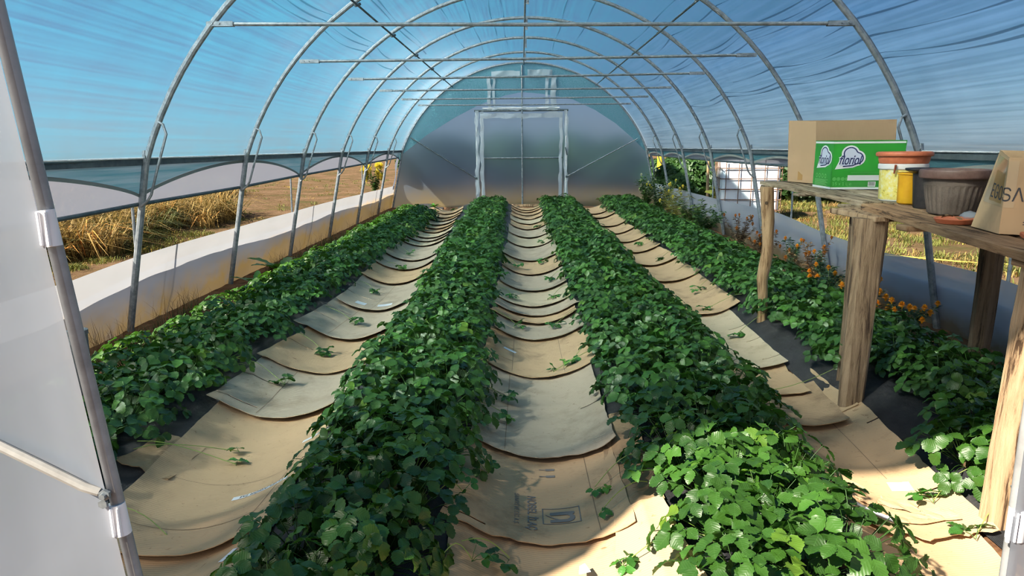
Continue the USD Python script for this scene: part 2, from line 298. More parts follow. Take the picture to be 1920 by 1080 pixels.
def film(name, clear, c_trans, c_diff, thru, wdiff=0.35, streak=None, stain=None, gloss=0.05, line=None, haze=0.0):
    """Plastic film or net: a share of plain transparency (thru, tint clear), the rest scatters light on through (c_trans) and back (c_diff)."""
    n = {'t': ('transparent_bsdf', {'color': clear}), 'tr': ('translucent_bsdf', {'color': c_trans}), 'd': ('diffuse_bsdf', {'color': c_diff}),
         'm1': ('mix_closure', {'fac': wdiff}), 'm2': ('mix_closure', {'fac': 1 - thru}), 'gl': ('glossy_bsdf', {'color': (0.9, 0.9, 0.9), 'roughness': 0.32}),
         'm3': ('mix_closure', {'fac': gloss}), 'g': ('geometry', {})}
    l = [('tr.BSDF', 'm1.closure1'), ('d.BSDF', 'm1.closure2'), ('t.BSDF', 'm2.closure1'), ('m1.closure', 'm2.closure2'), ('m2.closure', 'm3.closure1'), ('gl.BSDF', 'm3.closure2')]
    if haze:                                     # part of the light goes through scattered a few degrees, as through milky film
        n.update({'hz': ('refraction_bsdf', {'color': clear, 'IOR': 1.12, 'roughness': 0.85, 'distribution': 'beckmann'}), 'mh': ('mix_closure', {'fac': haze})})
        l[2] = ('mh.closure', 'm2.closure1'); l += [('t.BSDF', 'mh.closure1'), ('hz.BSDF', 'mh.closure2')]
    if streak:                                   # creases and dust vary how much the film scatters
        sc, amount = streak
        n.update({'mp': ('mapping', {'scale': sc}), 'n': ('noise_texture', {'scale': 1.0, 'detail': 7, 'roughness': 0.62, 'distortion': 0.6}),
                  'mr': ('map_range', {'from_min': 0.3, 'from_max': 0.7, 'to_min': 1 - thru - amount, 'to_max': 1 - thru + amount, 'clamp': True})})
        l += [('g.position', 'mp.vector'), ('mp.vector', 'n.vector'), ('n.fac', 'mr.value')]
        src = 'mr.result'
        if line:                                 # woven threads of the net, running along the house
            n.update({'mp2': ('mapping', {'scale': line}), 'w': ('noise_texture', {'scale': 1.0, 'detail': 3, 'roughness': 0.7}),
                      'ml': ('map_range', {'from_min': 0.35, 'from_max': 0.65, 'to_min': -0.17, 'to_max': 0.17, 'clamp': True}), 'ad': ('math', {'math_type': 'add', 'use_clamp': True})})
            l += [('g.position', 'mp2.vector'), ('mp2.vector', 'w.vector'), ('w.fac', 'ml.value'), ('ml.result', 'ad.value1'), (src, 'ad.value2')]
            src = 'ad.value'
        l.append((src, 'm2.fac'))
    if stain:                                    # dirt splashed up from the soil: (height of the stain, colour)
        zt, col = stain
        n.update({'sx': ('separate_xyz', {}), 'n5': ('noise_texture', {'scale': 2.2, 'detail': 7, 'roughness': 0.65}), 'ym': ('map_range', {'from_min': 4.0, 'from_max': 15.0, 'to_min': 0.55, 'to_max': 1.2, 'clamp': True}),
                  'zq': ('map_range', {'from_min': zt, 'from_max': 0.0, 'to_min': 0.0, 'to_max': 1.0, 'clamp': True}), 'mu': ('math', {'math_type': 'multiply'}), 'mu2': ('math', {'math_type': 'multiply'}),
                  'ms': ('map_range', {'from_min': 0.08, 'from_max': 0.28, 'clamp': True}), 'c1': ('mix_color', {'a': c_trans, 'b': col}), 'c2': ('mix_color', {'a': c_diff, 'b': col})})
        l += [('g.position', 'sx.vector'), ('sx.z', 'zq.value'), ('sx.y', 'ym.value'), ('g.position', 'n5.vector'), ('zq.result', 'mu.value1'), ('n5.fac', 'mu.value2'), ('mu.value', 'mu2.value1'), ('ym.result', 'mu2.value2'),
              ('mu2.value', 'ms.value'), ('ms.result', 'c1.fac'), ('ms.result', 'c2.fac'), ('c1.result', 'tr.color'), ('c2.result', 'd.color')]
    return M(name, n, l, surface='m3.closure')
roof_film = film('roof_film', (0.96, 0.98, 1.0), (0.12, 0.30, 0.42), (0.26, 0.42, 0.52), 0.93, 0.35, streak=((0.8, 0.8, 0.8), 0.035), haze=0.85)
net_mat = film('shade_net', (0.80, 0.93, 1.0), (0.055, 0.31, 0.47), (0.07, 0.30, 0.43), 0.72, 0.35, streak=((0.8, 1.1, 0.8), 0.10), line=(34, 0.22, 34), gloss=0.0)
net_hem = film('net_hem', (0.9, 0.97, 1.0), (0.17, 0.42, 0.50), (0.16, 0.38, 0.44), 0.16, 0.5, streak=((0.9, 0.3, 0.9), 0.08), line=(30, 0.6, 30), gloss=0.0)
curtain_film = film('curtain_film', (0.95, 0.95, 1.0), (0.17, 0.185, 0.235), (0.26, 0.28, 0.34), 0.08, 0.4, streak=((2, 0.4, 2), 0.05))
skirt_film = film('skirt_film', (0.95, 0.95, 1.0), (0.36, 0.37, 0.395), (0.46, 0.47, 0.50), 0.10, 0.4, streak=((2, 0.8, 2), 0.06), stain=(0.56, (0.60, 0.385, 0.11)))
skirt_film_shady = film('skirt_film_shady', (0.95, 0.95, 1.0), (0.50, 0.53, 0.58), (0.58, 0.61, 0.66), 0.10, 0.45, streak=((2, 0.8, 2), 0.06), stain=(0.36, (0.36, 0.27, 0.15)))
front_film = film('front_film', (0.95, 0.95, 1.0), (0.64, 0.66, 0.71), (0.37, 0.395, 0.455), 0.06, 0.4, streak=((1.2, 1.2, 0.7), 0.16), gloss=0.09)
sleeve_film = film('sleeve_film', (1, 1, 1), (0.70, 0.76, 0.80), (0.66, 0.72, 0.76), 0.18, 0.5, streak=((6, 6, 2), 0.15))
gable_film = M('gable_film', {
    'g': ('geometry', {}), 'rf': ('refraction_bsdf', {'color': (0.66, 0.80, 1.0), 'IOR': 1.16, 'roughness': 0.55, 'distribution': 'ggx'}),
    'tr': ('translucent_bsdf', {}), 'd': ('diffuse_bsdf', {}), 'm1': ('mix_closure', {'fac': 0.45}), 'm2': ('mix_closure', {'fac': 0.55}),
    'sx': ('separate_xyz', {}), 'n5': ('noise_texture', {'scale': 1.4, 'detail': 8, 'roughness': 0.66}),
    'zq': ('map_range', {'from_min': 0.85, 'from_max': 0.05, 'clamp': True}), 'mu': ('math', {'math_type': 'multiply'}),
    'ms': ('map_range', {'from_min': 0.10, 'from_max': 0.46, 'clamp': True}),
    'c1': ('mix_color', {'a': (0.26, 0.335, 0.47), 'b': (0.26, 0.20, 0.085)}), 'c2': ('mix_color', {'a': (0.12, 0.18, 0.27), 'b': (0.36, 0.27, 0.11)})},
    [('g.position', 'sx.vector'), ('sx.z', 'zq.value'), ('g.position', 'n5.vector'), ('zq.result', 'mu.value1'), ('n5.fac', 'mu.value2'), ('mu.value', 'ms.value'),
     ('ms.result', 'c1.fac'), ('ms.result', 'c2.fac'), ('c1.result', 'tr.color'), ('c2.result', 'd.color'),
     ('tr.BSDF', 'm1.closure1'), ('d.BSDF', 'm1.closure2'), ('rf.BSDF', 'm2.closure1'), ('m1.closure', 'm2.closure2')], surface='m2.closure')

exec_after = []
# ------------------------------------------------------------------ dimensions of the house
DP, Y0 = 2.1387, 5.8205
KS = list(range(-2, 7))
def Yk(k): return 18.49 if k == 6 else Y0 + DP * k
YF, YB = Yk(-2), Yk(6)
ZC, RR = 0.30, 3.51                   # the hoop's circle: centre height and radius
ZR, XR, XB = 1.5476, 3.283, 3.615     # rail height, half width there, half width at the ground
TH = math.atan2(XR, ZR - ZC)          # angle from the vertical at the rail
def hoop_pts(r=RR, n=33, a=TH): t = np.linspace(-a, a, n); return np.stack([r * np.sin(t), np.zeros(n), ZC + r * np.cos(t)], 1)
def leg_x(z): return XR + (XB - XR) * (ZR - z) / ZR

PATHS = [lambda y: -1.54 - 0.037 * np.maximum(np.asarray(y, float) - 6, 0), lambda y: 0.06 + 0 * np.asarray(y, float), lambda y: 1.67 + 0 * np.asarray(y, float)]
def gz(x, y):
    """Height of the soil inside: troughs along the three paths, raised beds between them."""
    x, y = np.broadcast_arrays(np.asarray(x, float), np.asarray(y, float))
    d = np.min([np.abs(x - p(y)) for p in PATHS], 0)
    z = 0.125 * np.clip(d / 0.38, 0, 1) ** 2.0 + 0.055 * sm((d - 0.38) / 0.18)
    out = np.maximum(sm((-2.72 - x) / 0.32), sm((x - 2.82) / 0.3))
    z = z * (1 - out) + out * 0.06
    z = np.where(y > 18.0, z * (1 - sm((y - 18.0) / 0.4)) + 0.05 * sm((y - 18.0) / 0.4), z)
    return z + 0.012 * (meshkit.fbm(np.stack([x * 2.3, y * 2.3, 0 * x], -1), 3, 3) - 0.5)

# ------------------------------------------------------------------ ground
def ground_z(x, y):
    x, y = np.asarray(x, float), np.asarray(y, float)
    n = meshkit.fbm(np.stack([x * 0.35, y * 0.35, 0 * x], -1), 4, 9) - 0.5
    z = 0.05 + 0.22 * n
    z = z + 0.22 * sm((-x - 6.3) / 1.6) * (1 - sm((y - 12) / 8)) + 0.10 * sm((x - 4.5) / 3)
    z = z + 0.10 * sm((-x - 7.5) / 3) * (1 - sm((y - 22) / 8))
    inside = (1 - sm((np.abs(x) - 3.62) / 0.5)) * (1 - sm((y - 18.55) / 0.6)) * sm((y - 0.3) / 0.8)
    near = 1 - sm((np.abs(x) - 3.9) / 1.2)
    z = z * (1 - 0.7 * near)
    return z * (1 - inside) - 0.16 * inside
gx = np.unique(np.concatenate([np.linspace(-45, -12, 18), np.linspace(-12, -3.9, 40), np.linspace(-3.9, 3.9, 34), np.linspace(3.9, 12, 40), np.linspace(12, 45, 18)]))
gy = np.unique(np.concatenate([np.linspace(-12, 0, 12), np.linspace(0, 24, 84), np.linspace(24, 75, 34)]))
GX, GY = np.meshgrid(gx, gy, indexing='ij')
gx[0], gx[-1], gy[0], gy[-1] = -400, 400, -120, 600
GX, GY = np.meshgrid(gx, gy, indexing='ij')
struct('ground', grid(np.stack([GX, GY, ground_z(GX, GY)], -1), flip=False), ground_mat, smooth=True)
FX, FY = np.meshgrid(np.linspace(-3.64, 3.64, 150), np.linspace(0.6, 18.5, 190), indexing='ij')
FZ = gz(FX, FY) - 0.012 - 0.09 * (1 - sm((FY - 0.6) / 0.6)) + 0.02 * (meshkit.fbm(np.stack([FX * 11, FY * 11, 0 * FX], -1), 3, 5) - 0.5) * (np.abs(FX) > 2.8)
struct('floor', grid(np.stack([FX, FY, FZ], -1)), soil, smooth=True)

# ------------------------------------------------------------------ frame: hoops, rails, purlins
ORD = {-1: 'galvanised steel hoop nearest the doorway, its tie bar above the frame', 0: 'galvanised steel hoop with the widest tie bar across the top of the picture',
       1: 'second galvanised hoop in full view from the doorway, rising behind the tall brown carton', 2: 'third galvanised hoop in full view from the doorway, over the white tank',
       3: 'fourth galvanised hoop in full view from the doorway', 4: 'third galvanised hoop from the far end wall', 5: 'galvanised hoop just in front of the far end wall',
       6: 'galvanised hoop carrying the film of the far end wall', -2: 'galvanised hoop of the doorway wall around the opening'}
BAR = {0: (2.655, 2.605, 2.62), 1: (2.615, 2.632, 2.55), 2: (2.622, 2.655, 2.54), 3: (2.63, 2.635, 2.53), 4: (2.625, 2.632, 2.52), 5: (2.63, 2.62, 2.50)}
for k in KS:
    y = Yk(k); t = thing('hoop', ORD[k], 'greenhouse hoop', (0, y, 0), 'hoops of the tunnel frame')
    hp = hoop_pts(n=41) + [0, y, 0]; r = 0.027 if k < 6 else 0.024
    part('arch_tube', tube(hp, r, 10), steel, t)
    for s in (-1, 1):
        part('leg', tube([(s * (XR - 0.002), y, ZR + 0.10 - 0.0), (s * XR, y, ZR), (s * leg_x(0.8), y, 0.8), (s * leg_x(-0.12), y, -0.12)], [r * 0.98, r * 1.08, r * 1.08, r * 1.08], 10), steel, t)
        if -1 <= k <= 5:
            a1, a2 = TH - 0.105, TH - 0.03
            p0 = np.array([s * (RR - 0.01) * math.sin(a1), y - 0.02, ZC + (RR - 0.01) * math.cos(a1)])
            pts = [p0, p0 + [-s * 0.035, 0, -0.02], p0 + [-s * 0.055, 0, -0.10], [s * (XR - 0.115), y - 0.02, ZR - 0.03], [s * (leg_x(1.27) - 0.085), y - 0.02, 1.27], [s * (leg_x(1.22) - 0.06), y - 0.02, 1.22], [s * (leg_x(1.17) - 0.005), y - 0.02, 1.17]]
            part('brace_rod', tube(pts, 0.0115, 7), steel, t)
    if k in BAR:
        zl, zr, xb = BAR[k]
        part('tie_bar', tube([(-xb + 0.10, y, zl), (0, y, (zl + zr) / 2 - 0.006), (xb - 0.10, y, zr)], 0.0155, 8), steel, t)
        for s, z in ((-1, zl), (1, zr)):
            m = cat_meshes([box((s * (xb - 0.09) - 0.11, y - 0.022, z - 0.019), (s * (xb - 0.09) + 0.11, y - 0.016, z + 0.019)), box((s * (xb - 0.09) - 0.11, y + 0.016, z - 0.019), (s * (xb - 0.09) + 0.11, y + 0.022, z + 0.019)),
                            tube([(s * xb - s * 0.03, y - 0.034, z), (s * xb - s * 0.03, y + 0.034, z)], 0.009, 6), tube([(s * xb - s * 0.09, y - 0.034, z), (s * xb - s * 0.09, y + 0.034, z)], 0.007, 6)])
            part('bracket', m, steel, t)
for s, nm in ((-1, 'dark fixing rail along the foot of the roof film above the dry-grass opening'), (1, 'dark fixing rail along the foot of the roof film behind the plank table')):
    t = thing('fixing_rail', nm, 'rail', (s * XR, YF, ZR))
    part('rail_profile', box((s * (XR + 0.03) - 0.018, YF, ZR - 0.026), (s * (XR + 0.03) + 0.018, YB, ZR + 0.026)), steel_dark, t)
    part('film_bead', tube([(s * (XR + 0.005), YF, ZR + 0.034), (s * (XR + 0.005), YB, ZR + 0.034)], 0.008, 6), white_tube, t)
    for k in (-1, 0, 1, 2, 3, 4, 5):
        y = Yk(k)
        part('wire_tie', cat_meshes([tube([(s * (XR + 0.03) + 0.03 * math.cos(a), y + 0.03 * (a / 4 - 0.8), ZR + 0.036 * math.sin(a)) for a in np.linspace(0, 6.2, 14)], 0.004, 5),
                                     tube([(s * XR - s * 0.02, y - 0.03, ZR + 0.03), (s * XR - s * 0.05, y - 0.09, ZR + 0.06)], 0.004, 5)]), steel, t)
t = thing('ridge_tube', 'straight ridge tube with bolted plates running under the hoop tops', 'tube', (0, YF, 3.77))
part('tube', tube([(0, YF, 3.768), (0, YB, 3.768)], 0.016, 8), steel, t)
for k in KS[:-1]:
    y = Yk(k); part('hanger_plate', cat_meshes([box((0.012, y - 0.06, 3.60), (0.05, y - 0.052, 3.81)), tube([(0.031, y - 0.07, 3.64), (0.031, y - 0.045, 3.64)], 0.011, 6), tube([(0.031, y - 0.07, 3.74), (0.031, y - 0.045, 3.74)], 0.011, 6)]), steel, t)
for s, nm in ((-1, 'thin roof purlin on the dry-grass side, crossing the hoops to the end wall'), (1, 'thin roof purlin on the table side, crossing the hoops to the end wall')):
    t = thing('roof_purlin', nm, 'tube', (s * 1.88, YF, 3.2))
    part('tube', tube([(s * 1.88, YF, 3.205), (s * 1.88, YB, 3.205)], 0.0125, 8), steel_dark, t)
    for k in KS[1:-1]:
        y = Yk(k); part('clamp', tube([(s * 1.88 - 0.022, y - 0.03, 3.195), (s * 1.88 + 0.022, y + 0.03, 3.225)], 0.016, 6), steel_dark, t)

# ------------------------------------------------------------------ roof film, shade net, curtains, skirts
def roof_sheet(r, ny, nt, a=TH, wob=0.0, seed=1):
    ys, ts = np.linspace(YF, YB, ny), np.linspace(-a, a, nt)
    YY, TT = np.meshgrid(ys, ts, indexing='ij')
    sag = np.abs(np.sin(PI * (YY - Y0) / DP)) * wob
    R_ = r - sag * (0.35 + meshkit.noise(np.stack([YY * 0.7, TT * 3, 0 * YY], -1), seed))
    return np.stack([R_ * np.sin(TT), YY, ZC + R_ * np.cos(TT)], -1)
struct('ceiling', grid(roof_sheet(RR + 0.034, 129, 56, wob=0.02)), roof_film, smooth=True)
nt = thing('shade_net', 'blue-green shade net laid over the whole roof with scalloped lower edges', 'shade net', (0, 10, 3.9))
part('net_roof', grid(roof_sheet(RR + 0.062, 129, 56, wob=0.015, seed=2)), net_mat, nt, smooth=True)
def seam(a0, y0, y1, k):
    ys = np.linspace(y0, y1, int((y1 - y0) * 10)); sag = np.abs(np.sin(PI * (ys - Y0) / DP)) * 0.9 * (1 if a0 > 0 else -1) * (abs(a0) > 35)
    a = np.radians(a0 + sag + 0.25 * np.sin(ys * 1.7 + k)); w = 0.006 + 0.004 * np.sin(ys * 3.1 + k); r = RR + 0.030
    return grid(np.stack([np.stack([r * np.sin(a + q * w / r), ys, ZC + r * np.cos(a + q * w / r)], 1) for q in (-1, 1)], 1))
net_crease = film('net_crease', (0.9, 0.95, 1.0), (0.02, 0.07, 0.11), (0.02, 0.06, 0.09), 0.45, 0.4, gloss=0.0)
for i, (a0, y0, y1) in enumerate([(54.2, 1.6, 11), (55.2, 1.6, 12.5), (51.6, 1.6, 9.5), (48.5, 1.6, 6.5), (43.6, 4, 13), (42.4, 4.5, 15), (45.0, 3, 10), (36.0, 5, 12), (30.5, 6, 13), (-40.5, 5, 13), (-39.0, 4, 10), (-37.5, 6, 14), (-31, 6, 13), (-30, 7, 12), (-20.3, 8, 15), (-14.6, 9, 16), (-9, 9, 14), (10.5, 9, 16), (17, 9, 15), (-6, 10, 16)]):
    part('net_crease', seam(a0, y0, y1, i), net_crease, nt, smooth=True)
for s in (-1, 1):
    ys = np.linspace(YF, YB, 260); us = np.linspace(0, 1, 5)
    arc = np.abs(np.sin(PI * (ys - Y0) / (2 * DP)))
    dep = (0.30 - 0.255 * arc ** 0.75) if s < 0 else (0.16 - 0.09 * np.abs(np.sin(PI * (ys - Y0) / DP)))
    Z = ZR + 0.02 - us[None, :] * dep[:, None]; X = s * (np.vectorize(leg_x)(Z) + 0.028 + 0 * Z)
    part('net_hem', grid(np.stack([X, np.repeat(ys[:, None], 5, 1), Z], -1)), net_hem, nt, smooth=True)
    hem = np.stack([X[:, -1] - s * 0.004, ys, Z[:, -1]], 1)
    part('hem_band', grid(np.stack([hem, hem - [0, 0, 0.030]], 1)), plain('net_hem_band' + 'lr'[s > 0], (0.20, 0.215, 0.20), 0.8), nt, smooth=True)
zl = lambda y: np.interp(y, [1.5, 4.73, 5.8, 7.96, 9.88, 12.4, 18.5], [1.14, 1.171, 1.196, 1.217, 1.26, 1.30, 1.40])
zrr = lambda y: np.interp(y, [1.5, 8.7, 10, 12, 18.5], [1.375, 1.385, 1.383, 1.384, 1.415])
for s, zf, nm in ((-1, zl, 'white roll-up side curtain above the dry-grass opening'), (1, zrr, 'grey-white roll-up side curtain above the tank-side opening')):
    t = thing('side_curtain', nm, 'curtain', (s * 3.36, YF, 1.3))
    ys = np.linspace(YF, YB - 0.25, 150); us = np.linspace(0, 1, 7)
    Z = ZR + 0.0 + (zf(ys)[:, None] - ZR) * us[None, :]
    X = s * (np.vectorize(leg_x)(Z) + 0.052 + 0.012 * (meshkit.noise(np.stack([ys[:, None] * 1.5 + 0 * Z, Z * 5, 0 * Z], -1), 4) - 0.5))
    part('curtain_film', grid(np.stack([X, np.repeat(ys[:, None], 7, 1), Z], -1)), curtain_film, t, smooth=True)
    yt = np.linspace(YF, YB - 0.25, 40)
    part('roll_tube', tube(np.stack([s * (np.vectorize(leg_x)(zf(yt)) + 0.03), yt, zf(yt) - 0.008], 1), 0.017, 8), steel_dark, t)
# skirts: the fixed film along the foot of each side
zsl = lambda y: np.interp(y, [1.5, 5.0, 5.9, 8.0, 12.1, 18.5], [0.66, 0.666, 0.721, 0.724, 0.713, 0.63])
zsr = lambda y: np.interp(y, [1.5, 4.76, 5.2, 5.9, 6.8, 7.96, 9.5, 12.75, 18.5], [0.64, 0.623, 0.646, 0.632, 0.575, 0.61, 0.71, 0.67, 0.66])
def skirt(s, zf, off, z_lo=-0.06, ztop=None):
    ys = np.linspace(YF, YB, 220); us = np.linspace(0, 1, 12)
    top = zf(ys) if ztop is None else ztop(ys)
    Z = top[:, None] + (z_lo - top[:, None]) * us[None, :]
    wav = meshkit.fbm(np.stack([ys[:, None] * 1.3 + 0 * Z, Z * 3, 0 * Z + off * 9], -1), 3, 6 + int(s)) - 0.5
    lean = 0.10 * sm((Z - 0.25) / 0.5) * np.abs(np.sin(PI * (ys - Y0) / DP))[:, None] * 0.6
    X = s * (np.vectorize(leg_x)(Z) + 0.045 + off + 0.035 * wav + lean * 0.4)
    return grid(np.stack([X, np.repeat(ys[:, None], 12, 1), Z], -1))
struct('wall_left', skirt(-1, zsl, 0.0), skirt_film, smooth=True)
struct('wall_right', skirt(1, zsr, 0.0), skirt_film_shady, smooth=True)
struct('trim_1', skirt(-1, zsl, 0.06, -0.1, lambda y: zsl(y) - 0.20 + 0.03 * np.sin(y * 1.1)), curtain_film, smooth=True)
struct('trim_2', skirt(1, zsr, 0.06, -0.1, lambda y: zsr(y) - 0.17 + 0.03 * np.sin(y * 0.9)), curtain_film, smooth=True)
for s, pts, where in ((-1, [(6.45, 0.58, 1.17), (11.0, 0.6, 1.25), (16.0, 0.6, 1.36)], 'dry-grass'), (1, [(5.35, 0.5, 1.1), (9.8, 0.6, 1.38), (13.9, 0.6, 1.40)], 'tank-side')):
    for i, (y, a, b) in enumerate(pts):
        x = s * 3.83
        t = thing('guide_rod', ('thin grey guide rod outside the %s opening, ' % where) + ('nearest the doorway', 'between the other two', 'nearest the end wall')[i], 'rod', (x, y, 0))
        part('rod', tube([(x, y, -0.1), (x, y, 0.7), (x - s * 0.02, y, b)], 0.0145, 8), steel, t)
        part('end_cap', tube([(x - s * 0.02, y, b), (x - s * 0.02, y, b + 0.02)], 0.018, 8), steel_dark, t)

# ------------------------------------------------------------------ gables
def gable_poly(r, inset=0.0):
    a = np.linspace(-TH, TH, 49); pts = [(r * math.sin(q), ZC + r * math.cos(q)) for q in a]
    return Polygon([(-XB - 0.02, -0.05)] + pts + [(XB + 0.02, -0.05)])
def flat_tri(poly, y, n=None):
    out = []
    for g in getattr(poly, 'geoms', [poly]):
        v, f = trimesh.creation.triangulate_polygon(g, engine='earcut'); out.append((np.column_stack([v[:, 0], np.full(len(v), y), v[:, 1]]), f))
    v, f = cat_meshes(out)
    nn = np.cross(v[f[:, 1]] - v[f[:, 0]], v[f[:, 2]] - v[f[:, 0]])[:, 1]
    f = np.where((nn > 0)[:, None], f[:, ::-1], f); return v, f                 # faces look towards the doorway
GP = gable_poly(RR + 0.03)
DXL, DXR, DZ = -1.27, 1.13, 2.59
door_back = Polygon([(DXL, 0.0), (DXR, 0.0), (DXR, DZ), (DXL, DZ)])
vent = Polygon([(-0.90, DZ + 0.06), (0.77, DZ + 0.06), (0.77, 3.44), (-0.90, 3.44)])
struct('wall_back', flat_tri(GP.difference(door_back).difference(vent), YB + 0.03), gable_film, smooth=False)
t = UsdGeom.Xform.Define(stage, numbered('/World', 'door_1')).GetPrim(); tag(t, 'film-covered double door in the far end wall', None, None, 'structure')
part('door_film', flat_tri(door_back, YB + 0.025), gable_film, t, smooth=False)
part('post', tube([(DXL, YB, -0.05), (DXL, YB, DZ)], 0.026, 8), white_tube, t)
part('post', tube([(DXR, YB, -0.05), (DXR, YB, DZ)], 0.026, 8), white_tube, t)
part('stile', tube([(DXL + 0.13, YB, 0.0), (DXL + 0.13, YB, DZ - 0.06)], 0.018, 8), white_tube, t)
part('stile', tube([(DXR - 0.12, YB, 0.0), (DXR - 0.12, YB, DZ - 0.06)], 0.018, 8), white_tube, t)
part('centre_stile', tube([(-0.05, YB - 0.01, 0.0), (-0.05, YB - 0.01, 3.74)], 0.021, 8), steel, t)
part('header', tube([(DXL - 0.05, YB, DZ), (DXR + 0.05, YB, DZ)], 0.026, 8), steel_dark, t)
part('rail', tube([(DXL + 0.10, YB, 1.35), (DXR - 0.10, YB, 1.35)], 0.020, 8), steel, t)
part('threshold', box((DXL, YB - 0.06, 0.04), (DXR, YB + 0.02, 0.11), 0.01), wood_pale, t)
part('handle', cat_meshes([tube([(DXR - 0.02, YB - 0.05, 1.62), (DXR + 0.0, YB - 0.07, 1.52), (DXR + 0.02, YB - 0.04, 1.42)], 0.016, 6)]), steel_dark, t)
def crumple(x0, x1, z0, z1, y, seed, n=14):
    u, w = np.meshgrid(np.linspace(0, 1, n), np.linspace(0, 1, 4), indexing='ij'); ver = abs(z1 - z0) > abs(x1 - x0)
    X = x0 + (x1 - x0) * (w if ver else u); Z = z0 + (z1 - z0) * (u if ver else w)
    nn = meshkit.noise(np.stack([X * 9, Z * 9, 0 * X], -1), seed) - 0.5; n2 = meshkit.noise(np.stack([X * 6 + 40, Z * 6, 0 * X], -1), seed) - 0.5
    return grid(np.stack([X + (0.06 * n2 if ver else 0), y - 0.03 + 0.05 * nn, Z + (0 if ver else 0.06 * n2)], -1))
for i, (a, b, c, d) in enumerate([(DXL - 0.04, DXL + 0.06, 0.1, DZ), (DXL + 0.10, DXL + 0.19, 0.1, DZ - 0.02), (DXR - 0.06, DXR + 0.04, 0.1, DZ), (DXR - 0.19, DXR - 0.11, 0.1, DZ - 0.05), (DXL + 0.1, DXR - 0.1, DZ - 0.20, DZ - 0.06)]):
    part('film_sleeve', crumple(a, b, c, d, YB, 30 + i, 26), sleeve_film, t, smooth=True)
w1 = UsdGeom.Xform.Define(stage, numbered('/World', 'window_1')).GetPrim(); tag(w1, 'film-covered vent above the far door', None, None, 'structure')
part('vent_film', flat_tri(vent, YB + 0.025), gable_film, w1, smooth=False)
for x in (-0.90, 0.77): part('side_tube', tube([(x, YB, DZ), (x, YB, 3.46)], 0.02, 8), white_tube, w1)
part('sill_tube', tube([(-1.1, YB - 0.02, DZ + 0.06), (0.95, YB - 0.02, DZ + 0.06)], 0.02, 8), white_tube, w1)
for i, (a, b, c, d) in enumerate([(-0.97, -0.87, DZ + 0.04, 3.46), (-0.82, -0.76, DZ + 0.1, 3.4), (0.58, 0.66, DZ + 0.1, 3.4), (0.72, 0.86, DZ + 0.04, 3.46), (-0.98, 0.9, DZ + 0.01, DZ + 0.10), (-0.85, -0.1, 3.42, 3.60), (0.1, 0.75, 3.42, 3.62)]):
    part('film_sleeve', crumple(a, b, c, d, YB, 50 + i, 20), sleeve_film, w1, smooth=True)
for s, a, b, nm in ((-1, (-3.04, 1.91), (-1.30, 0.82), 'dry-grass'), (1, (3.03, 1.83), (1.15, 0.85), 'tank')):
    t2 = thing('gable_brace', 'slanting tube brace of the far end wall on the %s side' % nm, 'tube', (b[0], YB, b[1]))
    part('tube', tube([(a[0], YB - 0.02, a[1]), (b[0], YB - 0.02, b[1])], 0.015, 8), steel if s > 0 else steel_dark, t2)
    part('clamp', tube([(b[0] - 0.03, YB - 0.025, b[1]), (b[0] + 0.03, YB - 0.025, b[1])], 0.03, 8), steel_dark, t2)
# the net's end flaps hang over the end wall: two curved corners
flap_l = Polygon([(-3.36, 1.42), (-2.6, 1.98), (-1.85, 2.42), (-1.2, 2.74), (-0.5, 2.98), (-0.05, 3.06), (-0.05, 3.9), (-3.6, 3.9)])
flap_r = Polygon([(3.30, 1.46), (2.9, 1.85), (2.45, 2.23), (1.9, 2.58), (1.3, 2.86), (0.6, 3.0), (-0.05, 3.06), (-0.05, 3.9), (3.6, 3.9)])
part('end_flap', flat_tri(unary_union([flap_l, flap_r]).intersection(GP.buffer(-0.02)), YB + 0.018), net_hem, nt, smooth=False)
for s in (-1, 1):
    ys = np.linspace(YB - 0.42, YB, 8); zs = np.linspace(0.55, ZR, 16)
    Yg, Zg = np.meshgrid(ys, zs, indexing='ij'); wv = 0.03 * (meshkit.noise(np.stack([Yg * 6, Zg * 5, 0 * Yg], -1), 8) - 0.5)
    cut = YB - 0.42 + 0.30 * (1 - (Zg - 0.55) / 1.0) + 0.10 * np.sin(Zg * 9)
    Yg = cut + (YB - cut) * (Yg - (YB - 0.42)) / 0.42
    struct('trim_%d' % (3 if s < 0 else 4), grid(np.stack([s * (np.vectorize(leg_x)(Zg) + 0.06 + wv), Yg, Zg], -1)), curtain_film, smooth=True)
# doorway wall, behind which the camera stands
JL, JR = (-1.262, -1.018), (1.115, 1.150)              # jamb x at the header and at the ground
open_ = Polygon([(JL[1], -0.1), (JR[1], -0.1), (JR[0], DZ), (JL[0], DZ)])
def jamb_x(J, z): return J[1] + (J[0] - J[1]) * z / DZ
v, f = flat_tri(GP.difference(open_), YF - 0.01)
v, f = trimesh.remesh.subdivide_to_size(v, f, 0.16, max_iter=12)
_w = meshkit.fbm(np.stack([v[:, 0] * 2.6, v[:, 2] * 0.9, 0 * v[:, 0]], -1), 3, 33) - 0.5
_d = np.minimum(np.abs(v[:, 0] - jamb_x(JL, v[:, 2])), np.abs(v[:, 0] - jamb_x(JR, v[:, 2])))
v[:, 1] += 0.07 * _w * np.clip(_d / 0.15, 0, 1) - 0.016 * np.exp(-(_d / 0.03) ** 2)
vm = trimesh.Trimesh(v, f, process=True)
struct('wall_front', (vm.vertices, vm.faces), front_film, smooth=True)
brace_mat = ramp_mat('film_covered_brace', (0.27, 0.26, 0.245), (0.36, 0.355, 0.34), 12, 0.5)
t = UsdGeom.Xform.Define(stage, numbered('/World', 'door_2')).GetPrim(); tag(t, 'film-wrapped tube frame of the near doorway', None, None, 'structure')
